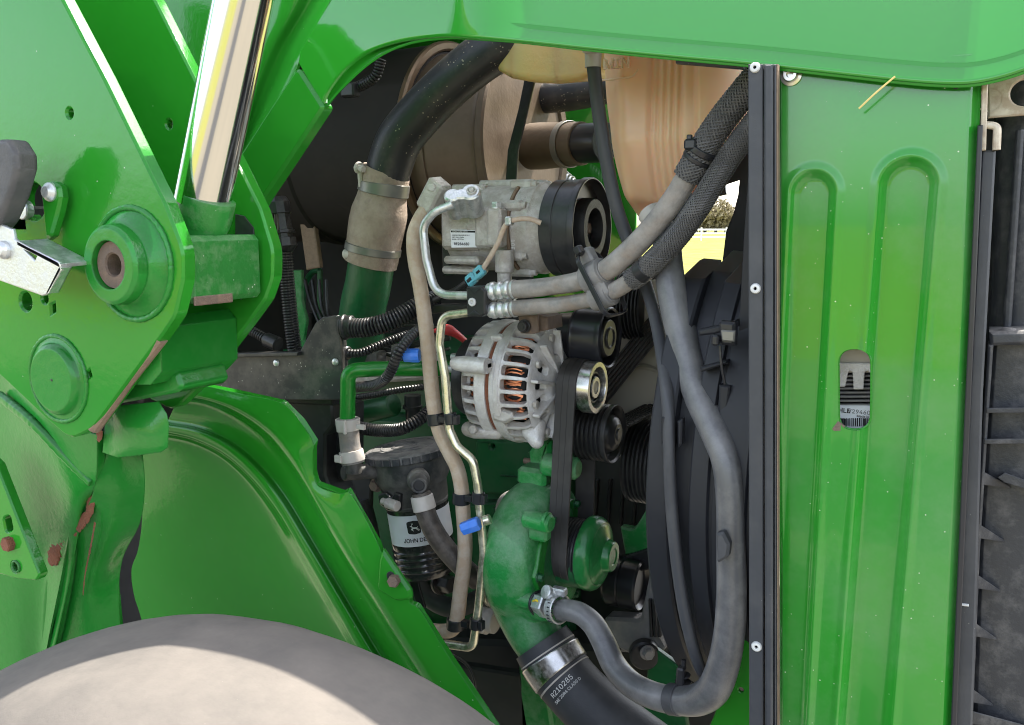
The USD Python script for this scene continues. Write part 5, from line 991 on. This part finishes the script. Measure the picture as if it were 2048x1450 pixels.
# ---- idler pulleys and belts
def pulley(name, label, px, py, Y, rpx, prof, m, more=(), gr=0, gl=.03):
    P = U(px, py, Y); r = rpx*S(P); t = thing(name, label, 'pulley', P)
    obj('wheel', lathe(P, AX, [(a, b*r) for a, b in prof], 72), m, t, smooth=25)
    for nm, pr, mm in more: obj(nm, lathe(P, AX, [(a, b*r) for a, b in pr], 48), mm, t)
    return P, r
i1, r1 = pulley('smooth_idler', 'smooth black idler pulley right of the alternator, upper one', 1222, 676, 1.27, 62, [(-.085, .3), (-.085, .72), (-.056, .80), (-.055, .93), (-.050, 1), (-.046, .97), (-.012, .97), (-.008, 1.0), (-.002, 1.0), (0, .96), (-.002, .90), (-.02, .86), (-.02, .3)], 'black_clean', [('hub', [(-.022, 0), (-.022, .66), (-.006, .63), (-.002, .58), (-.002, .36), (0, .34), (0, .28), (-.001, .26), (-.001, 0)], 'pulley_black'), ('hub_ring', [(-.001, .33), (.0008, .33), (.0008, .30), (-.001, .30)], 'pulley_black')])
i2, r2 = pulley('grooved_idler', 'ribbed black idler pulley below the alternator pulley', 1231, 868, 1.27, 58, [(-.058, .2), (-.058, .98)]+[(-.056+.0075*k+a, b) for k in range(6) for a, b in ((0, .90), (.002, 1.0), (.0045, 1.0), (.0065, .90))]+[(-.008, 1.02), (-.002, 1.03), (0, 1.0), (-.003, .93), (-.014, .84), (-.014, .2)], 'pulley_black', [('hub', [(-.016, 0), (-.016, .72), (-.008, .66), (-.002, .60), (.001, .54), (.003, .40), (.005, .36), (.005, .22), (.007, .20), (.007, 0)], 'pulley_black')])
i3, r3 = pulley('upper_pulley', 'dark ribbed pulley half hidden behind the thin overflow hose', 1300, 612, 1.45, 70, [(-.05, .2), (-.05, .97)]+[(-.048+.0065*k+a, b) for k in range(7) for a, b in ((0, .9), (.002, 1.0), (.004, 1.0), (.006, .9))]+[(-.002, 1), (0, .95), (-.01, .8), (-.01, 0)], 'pulley_black')
i4, r4 = pulley('crank_pulley', 'large dark ribbed crankshaft pulley behind the fan shroud edge', 1345, 930, 1.43, 84, [(-.07, .2), (-.07, .97)]+[(-.066+.0075*k+a, b) for k in range(8) for a, b in ((0, .93), (.002, 1.0), (.0045, 1.0), (.007, .93))]+[(-.002, 1), (0, .95), (-.01, .8), (-.01, 0)], 'pulley_black')
i5, r5 = pulley('lower_idler', 'small smooth black pulley low beside the shroud rim', 1285, 1172, 1.34, 50, [(-.06, .2), (-.06, .9), (-.055, 1), (-.034, 1), (-.032, .96), (-.03, 1), (-.004, 1), (0, .95), (-.008, .8), (-.008, 0)], 'black_clean')
# water pump
YW = 1.20; W0 = U(1072, 1105, YW); sw = S(W0)
twp = thing('water_pump', 'green cast water pump with a snail shaped volute and belt pulley', 'water pump', W0)
wp = lambda t, r=0, a=0: W0+AX*t+r*(math.cos(a)*-AY+math.sin(a)*AZ)
RW = 150*sw
vol = [lathe(W0, AX, [(-.045, 0), (-.045, RW*.74), (-.038, RW*.88), (-.022, RW*.98), (0, RW*1.0), (.018, RW*.97), (.031, RW*.92), (.038, RW*.84), (.042, RW*.70), (.042, 0)], 72)]
vm = to_m(vol[0]); vm = vm if vm.volume() > 0 else m3.Manifold(m3.Mesh(np.asarray(vol[0].vertices, np.float32), np.asarray(vol[0].faces[:, ::-1], np.uint32)))
ou = [U(1040, 1205, YW-.05), U(1062, 1250, YW-.06), U(1082, 1290, YW-.07)]
ol = to_m(ballhull([(W0+[-.01, -.02, -.05], .052), (ou[0], .044), (ou[1], .043)])); ol2 = to_m(ballhull([(ou[0]*.3+ou[1]*.7, .042), (ou[1], .0425), (ou[2]-.3*(ou[2]-ou[1]), .040)]))
def pos(t):
    m = to_m(t); return m if m.volume() > 0 else m3.Manifold(m3.Mesh(np.asarray(t.vertices, np.float32), np.asarray(t.faces[:, ::-1], np.uint32)))
parts = [ol, ol2, pos(ballhull([(U(1045, 1200, YW-.06), .028), (U(1085, 1212, YW-.085), .022), (U(1092, 1214, YW-.09), .021)])), pos(ballhull([(W0+[0, -.02, .07], .045), (W0+[0, .02, .06], .05), (W0+[0.01, .02, -.05], .05)]))]
for p in parts: vm = vm+p
vt = from_m(vm.refine_to_length(.008)); vt.merge_vertices(); trimesh.smoothing.filter_taubin(vt, iterations=5)
obj('volute', vt, 'green_dusty', twp, smooth=60)
fpo = []
for k in range(64):
    a = k/64*2*np.pi; fpo.append([(RW*.74+.006*max(0, math.cos(a*6))**3)*math.cos(a), (RW*.74+.006*max(0, math.cos(a*6))**3)*math.sin(a)])
obj('cover_flange', extrude(np.array(fpo), wp(.047), AY, AZ, .012, .0015), 'green_cast', twp)
obj('gasket', disc(wp(.0335), AX, RW*.73, .0015, .0003, 56), 'weld_edge', twp)
for k in range(6): obj('flange_bolt', bolt(wp(.046, RW*.735, k*1.0472+math.pi), AX, .0055, .007), 'green_engine', twp)
obj('bearing_boss', lathe(wp(.038), AX, [(0, 0), (0, RW*.62), (.004, RW*.64), (.008, RW*.64), (.010, RW*.5), (.013, RW*.36), (.05, RW*.34), (.05, 0)], 56), 'green_engine', twp)
for a0_, t0 in ((-.35, .02),):
    obj('bolt_lug', [ballhull([(wp(t0-.03, RW*.86, a0_), .013), (wp(t0+.030, RW*.86, a0_), .013)]), disc(wp(t0+.042, RW*.86, a0_), AX, .012, .006)], 'green_dusty', twp)
obj('bolt_lug', [disc(U(1050, 1036, YW-.095), nrm([1, -.1, -.02]), 17*sw, .045, .003), disc(U(1090, 1040, YW-.10), nrm([1, -.1, -.02]), 16*sw, .006, .001), cbox(U(1080, 1060, YW-.085), (.03, .02, .03), .004)], 'green_dusty', twp)
obj('top_lug', [plate(rpoly([(1072, 884, 4), (1100, 880, 6), (1100, 925, 6), (1080, 940, 6), (1058, 938, 6), (1056, 905)]), YW+.02, .05, .006), disc(U(1086, 928, YW-.01), AX, 22*sw, .06, .005), cbox(U(1072, 950, YW+.005), (.05, .04, .03), .006)], 'green_dusty', twp)
obj('lug_stud', disc(U(1048, 921, YW+.03), AX, 6*sw, .03), 'rusty_steel', twp)
PW = np.array([xpl+.004, YW+.005, U(1150, 1102, YW)[2]]); RWp = 62*sw
obj('pulley_rim', lathe(PW, AX, [(-.010, .02), (-.010, RWp*.9), (-.008, RWp)]+groove(-.006, 7, .038, RWp, .003)+[(.034, RWp*1.08), (.040, RWp*1.10)], 72), 'pulley_black', twp)
obj('pulley', lathe(PW, AX, [(.034, RWp*.9), (.036, RWp*1.12), (.041, RWp*1.17), (.050, RWp*1.16), (.056, RWp*1.10), (.0595, RWp*1.0), (.0600, RWp*.97), (.0592, RWp*.95), (.0605, RWp*.93), (.063, RWp*.80), (.066, RWp*.62), (.069, RWp*.52), (.073, RWp*.49), (.078, RWp*.47), (.080, RWp*.43), (.080, RWp*.26), (.0788, RWp*.24), (.0788, 0)], 72), 'green_pulley', twp)
obj('yellow_paint_mark', sweep([U(1066, 1202, YW-.1075), U(1072, 1200, YW-.112), U(1076, 1203, YW-.1125)], .0016, 6), 'yellow_mark', twp)
nd = nrm(U(1130, 1222, YW-.12)-U(1078, 1206, YW-.09)); n0 = U(1080, 1207, YW-.095)
obj('hex_nipple', lathe(n0, nd, [(0, 0), (0, 21*sw), (.001, 23*sw), (.020, 23*sw), (.022, 21*sw), (.022, 0)], 6), 'zinc', twp, smooth=20)
obj('nipple_collar', disc(n0+nd*-.004, nd, 24*sw, .004), 'black_clean', twp)
obj('side_plug', [bolt(U(985, 1185, YW-.02), -AX, .017, .014), ], 'zinc_yellow', twp)
obj('small_outlet', [disc(U(992, 1243, YW-.03), -AX, .020, .016), ring(U(978, 1243, YW-.03), -AX, .021, .015, .014)], 'clamp_pale', twp)
# belts
def loopbelt(name, label, circles, x0, w, t=.0045):
    ds = [Point(c[1], c[2]).buffer(r, 40) for c, r in circles]; hl = unary_union(ds).convex_hull; out = hl.buffer(t, 12)
    m = extrude(np.array(out.exterior.coords[:-1]), (x0, 0, 0), AY, AZ, w, .0008, [np.array(hl.exterior.coords[:-1])]); tb_ = thing(name, label, 'belt', (x0, circles[0][0][1], circles[0][0][2]))
    obj('belt', m, 'belt', tb_)
    for k in range(2):
        o2 = hl.buffer(t+.0006, 12); xx_ = x0-w*(.36+.30*k); obj('belt_seam', extrude(np.array(o2.exterior.coords[:-1]), (xx_, 0, 0), AY, AZ, .0012, .0003, [np.array(hl.buffer(t-.001, 12).exterior.coords[:-1])]), 'belt', tb_)
    return m
loopbelt('accessory_belt', 'ribbed belt from the alternator pulley down to the water pump', [(PA, RP*.95), (PW, RWp*1.0)], PA[0]+.0285, .0315)
def loopbelt_x(name, label, circles, x0, w): return loopbelt(name, label, circles, x0, w)
def strand(a, b, w, t=.0045):
    a, b = np.asarray(a, float), np.asarray(b, float); d = nrm(b-a); wx = nrm(AX-(AX @ d)*d); n_ = np.cross(wx, d); c = (a+b)/2; L_ = np.linalg.norm(b-a); A3 = np.array([wx, d, n_])
    return [cbox(c, (w, L_, t), .0008, A3)]+[cbox(c+wx*(w*(k-2.5)/6)-n_*t*.6*sg, (w*.1, L_*.995, t*.5), .0004, A3) for k in range(6) for sg in (-1, 1)]
tmb = thing('main_belt', 'broad dark ribbed belt slanting up behind the idler pulleys', 'belt', i3)
for pa_, pb_, w_ in ((U(1345, 610, 1.47), U(1150, 850, 1.31), .042), (U(1236, 850, 1.345), U(1335, 800, 1.50), .036)):
    obj('strand', strand(pa_, pb_, w_), 'belt', tmb)

# ---- hoses right of the pump
tgh = thing('radiator_hose', 'long grey hose sweeping from the water pump up along the seal strip', 'hose', U(1350, 1400, 1.0))
YH = .985
rh = [(1122, 1220, YW-.112), (1140, 1221, YW-.12), (1162, 1228, YW-.125), (1185, 1247, YW-.13), (1205, 1280, YW-.14), (1228, 1330, YW-.155), (1262, 1368, YW-.175), (1310, 1392, YW-.195), (1350, 1400, YH+.01), (1392, 1400, YH), (1425, 1380, YH-.01), (1445, 1335, YH-.015), (1458, 1270, YH-.018), (1463, 1190, YH-.02), (1462, 1090, YH-.02), (1460, 990, YH-.02), (1452, 922, YH-.015), (1430, 862, YH), (1402, 800, YH+.02), (1380, 736, YH+.04), (1364, 672, YH+.055), (1350, 612, YH+.07), (1340, 555, YH+.085), (1335, 500, YH+.1), (1333, 455, YH+.11)]
obj('hose', tube(rh, [21, 21.5, 22, 23, 24, 25, 26, 27, 28, 31, 33, 32, 31, 30, 29, 28.5, 29, 30.5, 31, 31, 31, 30, 29, 28, 28], n=28), 'hose_grey', tgh)
wc = U(1108, 1215, YW-.108); wd_ = nrm(U(1140, 1224, YW-.12)-wc)
obj('worm_clamp', ring(wc, wd_, 27*sw, 23*sw, .015, .001, 40), 'zinc', tgh); obj('worm_screw', [lathe(wc+np.array([-.006, -.006, .024]), nrm([-.3, -.6, .3]), [(-.012, 0), (-.012, .007), (0, .007), (.001, .010), (.006, .010), (.007, .008), (.007, 0)], 20), cbox(wc+np.array([.006, .004, .024]), (.022, .014, .012), .002)], 'zinc', tgh)
for k in range(6):
    zz_ = -.014+.0055*k; obj('worm_slot', cbox(wc+wd_*.0075-AY*(.0205)*math.sqrt(max(.05, 1-(zz_/.021)**2))+AZ*zz_-AX*.003, (.010, .002, .0016), .0004), 'black_clean', tgh)
P = U(1349, 1399, YH+.01); d = nrm(U(1392, 1402, YH)-U(1310, 1392, YW-.195))
thk = thing('hose_clip', 'dark clip strapping the grey hose near the bottom of the bay', 'clip', P)
obj('band', ring(P-d*.007, d, 31*S(P), 27.5*S(P), .016, .001, 36), 'hose_dark', thk); obj('tail', cbox(U(1362, 1360, YH+.015), (.01, .012, .035), .002), 'black_plastic', thk)
obj('fir_tree', lathe(U(1366, 1365, YH+.02), AZ, [(0, 0), (0, .010), (.002, .010), (.003, .004), (.008, .004), (.009, .009), (.011, .009), (.012, .003), (.03, .003), (.03, 0)], 16), 'black_plastic', thk)
obj('patch', plate(rpoly([(1432, 1068, 3), (1446, 1064, 8), (1459, 1090, 12), (1456, 1115, 8), (1434, 1128, 3)]), YH-.052, .012, .003), 'hose_dark', tgh, label='dark flap on the hose')
tlr = thing('lower_radiator_hose', 'thick black moulded hose at the pump outlet with white print', 'hose', U(1150, 1350, 1.1))
lo = [(1083, 1284, YW-.07), (1096, 1305, YW-.072), (1110, 1328, YW-.075), (1135, 1362, YW-.08), (1175, 1405, YW-.085), (1235, 1460, YW-.09), (1310, 1520, YW-.09)]
rl_ = [60, 62, 62, 61, 62, 66, 70]; obj('hose', tube(lo, rl_, n=40), 'hose_dark', tlr)
obj('hose_band', pathband(lo, rl_, .10, .24, .002, 48), 'steel_silver', tlr)
lp, _ = resample(spline(pxpath(lo, rl_), 10), n=200); c1 = lp[66, :3]; ha = nrm(lp[70, :3]-lp[62, :3]); hr = lp[66, 3]
refd = nrm((C-c1)-((C-c1) @ ha)*ha)
def onhose(s, h, along, rot):
    m = meshkit.text_mesh(s, h, .0005); v = m.vertices; m.vertices = v-[(v[:, 0].max()+v[:, 0].min())/2-rot, h/2, 0]
    return around(m, c1+ha*along, -ha, hr+.0006, refd, 0)
obj('print', [onhose('R210285', .0072, -.004, -.012), onhose('SAE 20R4 CLASS D', .0043, .006, -.010)], 'print_white', tlr, smooth=False)
for fr in (.075, .265): obj('white_line', [pathband(lo, rl_, fr, fr+.006, .0008, 48)], 'clamp_pale', tlr)
tov = thing('overflow_hose', 'thin black overflow hose hanging from the tank to the shroud clips', 'hose', U(1290, 560, 1.1))
ov = [(1186, 120, 1.12), (1190, 160, 1.12), (1197, 220, 1.12), (1211, 310, 1.12), (1232, 410, 1.125), (1258, 485, 1.13), (1286, 555, 1.11), (1310, 635, 1.07), (1327, 730, 1.02), (1336, 810, .99), (1338, 900, .98), (1341, 980, .98), (1348, 1070, .98), (1360, 1170, .985), (1376, 1255, .99), (1398, 1330, 1.0), (1420, 1370, 1.02)]
obj('hose', tube(ov, [14, 14, 14, 14, 13.5, 13.5, 13, 12.5, 13, 13, 12, 12.5, 12.5, 12.5, 12.5, 12, 12], n=20), 'hose_dark', tov)

# ---- fan shroud
XS = -.3417; ZS = 1.381; P = np.array([XS+.105*.392, .98+.392, ZS]); RS_ = .392
SAX = nrm([1, -.105, 0])
sz0, sz1 = U(1366, 552, 1.077)[2], U(1477, 441, 1.275)[2]; tn_ = nrm([0, (sz1-sz0)/.198, -1]); to_ = float(tn_ @ np.array([0, 1.077, sz0]))
def trim(t):
    m = to_m(t); m = m if m.volume() > 0 else m3.Manifold(m3.Mesh(np.asarray(t.vertices, np.float32), np.asarray(t.faces[:, ::-1], np.uint32)))
    return m.trim_by_plane(tuple(tn_), to_).trim_by_plane((-.45, .89, 0), .45*.02+.89*.985) if False else m.trim_by_plane(tuple(tn_), to_).trim_by_plane((-1., 0, 0), .205)
tsh = thing('fan_shroud', 'big black ribbed fan shroud ring right of the pulleys', 'fan shroud', P)
obj('front_rim', trim(ring(P, SAX, RS_, RS_-.03, .030, .003, 160)), 'shroud', tsh)
obj('groove_channel', trim(ring(P+AX*.0299, SAX, RS_-.012, RS_-.04, .026, .001, 160)), 'shroud', tsh)
obj('outer_skin', trim(lathe(P, SAX, [(.056, RS_-.04), (.056, RS_-.001), (.058, RS_+.001), (.078, RS_+.002), (.080, RS_-.003), (.084, RS_-.003), (.086, RS_+.003), (.125, RS_+.008), (.127, RS_+.003), (.131, RS_+.003), (.133, RS_+.010), (.17, RS_+.018), (.18, RS_+.022), (.18, RS_+.0), (.056, RS_-.04)], 200)), 'shroud', tsh, smooth=30)
for (x, y) in ((1325, 865), (1358, 872)): obj('hose_clip', plate(rpoly([(x-4, y-30), (x+6, y-34), (x+5, y+18), (x-3, y+24)]), .978, .012, .002), 'shroud', tsh)
for q_ in ([(1395, 660), (1440, 650), (1470, 640), (1472, 655), (1430, 668), (1398, 672)], [(1400, 735), (1450, 722), (1452, 728), (1402, 745)], [(1438, 770), (1460, 772), (1452, 842), (1436, 840)]): obj('hub_bracket', plate(rpoly(q_), .985, .02, .002), 'shroud', tsh)
tcl = thing('shroud_latch', 'shiny clear black clip on the shroud left of the seal strip', 'latch', U(1455, 665, .97))
obj('clip', [plate(rpoly([(1437, 642, 4), (1470, 645), (1468, 692), (1440, 690, 6)]), .97, .014, .003), cbox(U(1432, 680, .968), (.008, .012, .012), .002)], 'black_clean', tcl); obj('clip_face', plate(rpoly([(1441, 660, 3), (1470, 662), (1468, 684), (1443, 682, 3)]), .967, .005, .0015), 'steel_band', tcl)
obj('wire', tube([(1440, 692, .975), (1443, 730, .975), (1450, 768, .98)], 3), 'conduit', tcl)
tfn = thing('fan_belt_tensioner', 'dusty grey tensioner casting low behind the grey hose', 'tensioner', U(1290, 1260, 1.33))
obj('arm', [plate(rpoly([(1210, 1235, 8), (1280, 1240, 8), (1300, 1140, 6), (1316, 1150, 6), (1312, 1270, 8), (1330, 1300, 10), (1300, 1330, 10), (1240, 1300, 8), (1200, 1270, 8)]), 1.30, .03, .005)], 'strap_grey', tfn)
for k in range(3): obj('rib', plate([(1296+k*8, 1200), (1301+k*8, 1200), (1305+k*8, 1275), (1299+k*8, 1275)], 1.292, .01, .001), 'black_plastic', tfn)
obj('pivot', disc(U(1288, 1302, 1.29), nrm([.4, -.9, 0]), 30*S(U(1288, 1302, 1.29)), .02, .003), 'black_plastic', tfn); obj('pivot_bolt', bolt(U(1294, 1304, 1.27), nrm([.6, -.8, 0]), .009, .01), 'strap_grey', tfn)
ttc = thing('dark_backing_plate', 'dark plate added low behind the pulleys to stand in for shade', 'engine cover', U(1220, 1050, 1.5))
obj('cover', plate(rpoly([(1110, 850), (1330, 850), (1330, 1330), (1110, 1330)]), 1.5, .05, .004), 'dark_inside', ttc)  # dark plate added so the space behind the pulleys looks shaded
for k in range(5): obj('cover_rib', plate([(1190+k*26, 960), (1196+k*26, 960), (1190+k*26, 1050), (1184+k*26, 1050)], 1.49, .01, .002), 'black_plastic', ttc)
tgw = thing('pump_bracket', 'pale green curved web between the pump pulley and the shroud', 'bracket', U(1280, 1070, 1.38))
obj('web', plate(rpoly([(1240, 1055), (1268, 1060, 16), (1292, 1020), (1300, 1018), (1300, 1105), (1250, 1110)]), 1.36, .02, .003), 'green_dusty', tgw)
obj('arm', plate(rpoly([(1230, 1120), (1295, 1098), (1300, 1110), (1300, 1140), (1240, 1150)]), 1.35, .02, .003), 'black_plastic', tgw)

# ---- coolant reservoir
trv = thing('coolant_reservoir', 'tan translucent coolant reservoir with vertical ribs and MIN mark', 'reservoir', U(1330, 260, 1.2))
YV = 1.16; lev = [(40, 1194, 1520), (100, 1198, 1518), (150, 1202, 1512), (200, 1207, 1500), (240, 1213, 1488), (290, 1220, 1454), (330, 1227, 1430), (370, 1236, 1400), (405, 1246, 1370), (428, 1256, 1350), (440, 1266, 1340), (446, 1280, 1325)]
NF, NB = 330, 60; Nr = NF+NB; rings_ = []; gl0, gl1 = U(1190, 200, YV)[0], U(1530, 200, YV)[0]; gx_ = [U(c, 260, YV)[0] for c in (1300, 1313, 1328, 1343, 1357)]
for k, (y, xa, xb) in enumerate(spline(np.array(lev, float), 4)):
    a, b = U(xa, y, YV+.045)[0], U(xb, y, YV+.045)[0]; z = U(1300, y, YV)[2]; cx, hw = (a+b)/2, (b-a)/2; hd_ = min(.085, hw)*(1 if y < 405 else max(.35, (452-y)/50))
    X = np.r_[np.clip(np.linspace(gl0, gl1, NF), a, b), np.clip(np.linspace(gl1, gl0, NB), a, b)]; e = (1-np.abs((X-cx)/hw).clip(0, 1)**3.2)**(1/2.2)*hd_; sg = np.r_[-np.ones(NF), np.ones(NB)]
    fade = 1-sm((y-385)/30); fl = sum(.0042*np.exp(-((X-g)/.0042)**2) for g in gx_)*fade; lobe = -.012*np.exp(-((X-U(1245, y, YV)[0])/.024)**2)*fade - .010*sm((X-U(1385, y, YV)[0])/.012)*fade
    rings_.append(np.stack([X, YV+.085+sg*e+np.where(sg < 0, (fl+lobe)*np.minimum(1, e/.03), 0), np.full(Nr, z)], 1))
rings_ = np.array(rings_); V = rings_.reshape(-1, 3); m_ = len(rings_); i = np.arange(m_-1)[:, None]*Nr; j = np.arange(Nr)[None]; k = (j+1) % Nr
f = np.vstack([np.stack([i+j, i+Nr+k, i+k], -1).reshape(-1, 3), np.stack([i+j, i+Nr+j, i+Nr+k], -1).reshape(-1, 3)])
c0, c1_ = len(V), len(V)+1; V = np.vstack([V, rings_[0].mean(0), rings_[-1].mean(0)-[0, 0, .003]]); jj = np.arange(Nr); kk = (jj+1) % Nr
f = np.vstack([f, np.stack([jj, kk, np.full(Nr, c0)], 1), np.stack([(m_-1)*Nr+kk, (m_-1)*Nr+jj, np.full(Nr, c1_)], 1)])
rt_ = trimesh.Trimesh(V, f, process=False)
if rt_.volume < 0: rt_.invert()
obj('tank', rt_, 'tank_plastic', trv, smooth=50)
yf = YV-.004
obj('weld_line', sweep(spline([U(1203, 161, YV-.0105), U(1240, 157, YV-.0105), U(1265, 152, YV-.0105), U(1277, 138, YV-.0105)], 6), .0012, 6), 'tank_plastic', trv)
Pm = U(1208, 140, YV-.0115); obj('min_mark', text('MIN', 20*S(Pm), Pm, AX, AZ, .006, False), 'tank_plastic', trv, smooth=False)
tt2 = thing('surge_tank', 'yellowish translucent tank tucked under the hood left of the reservoir', 'reservoir', U(1100, 120, 1.3))
ts_ = []
for x, b in ((1002, 140), (1030, 156), (1075, 164), (1120, 166), (1165, 160), (1185, 150)):
    for yy in (60, b-14): ts_.append((U(x, yy, 1.31), .012))
m1 = []
for a, b in ((0, 4), (2, 8), (6, 12)):
    m1.append(ballhull(ts_[a:b]+[(p+np.array([0, .12, .02]), r) for p, r in ts_[a:b]]))
obj('tank', m1, 'tank_yellow', tt2, smooth=60)
tcf = thing('hose_spigot', 'pale plastic spigot with a clip on the tank above the thin hose', 'fitting', U(1184, 115, 1.11))
obj('spigot', [lathe(U(1186, 135, 1.12), AZ, [(0, 0), (0, 16*S(U(1186, 135, 1.12))), (.022, 17*S(U(1186, 135, 1.12))), (.024, .013), (.05, .013), (.05, 0)], 28), cbox(U(1182, 98, 1.105), (.020, .016, .010), .002)], 'clamp_pale', tcf)
obj('lower_stub', disc(U(1322, 452, 1.15), -AZ, .022, .05, .002), 'hose_dusty', tcf) if False else None
tst = thing('tank_outlet', 'pale stub and dark elbow under the reservoir joining the grey hose', 'fitting', U(1330, 450, 1.1))
obj('stub', tube([(1300, 425, 1.13), (1322, 455, 1.12), (1330, 480, 1.11)], 26, n=24), 'clamp_pale', tst); obj('elbow', tube([(1350, 440, 1.16), (1366, 420, 1.17), (1378, 395, 1.18)], 22), 'hose_dark', tst)
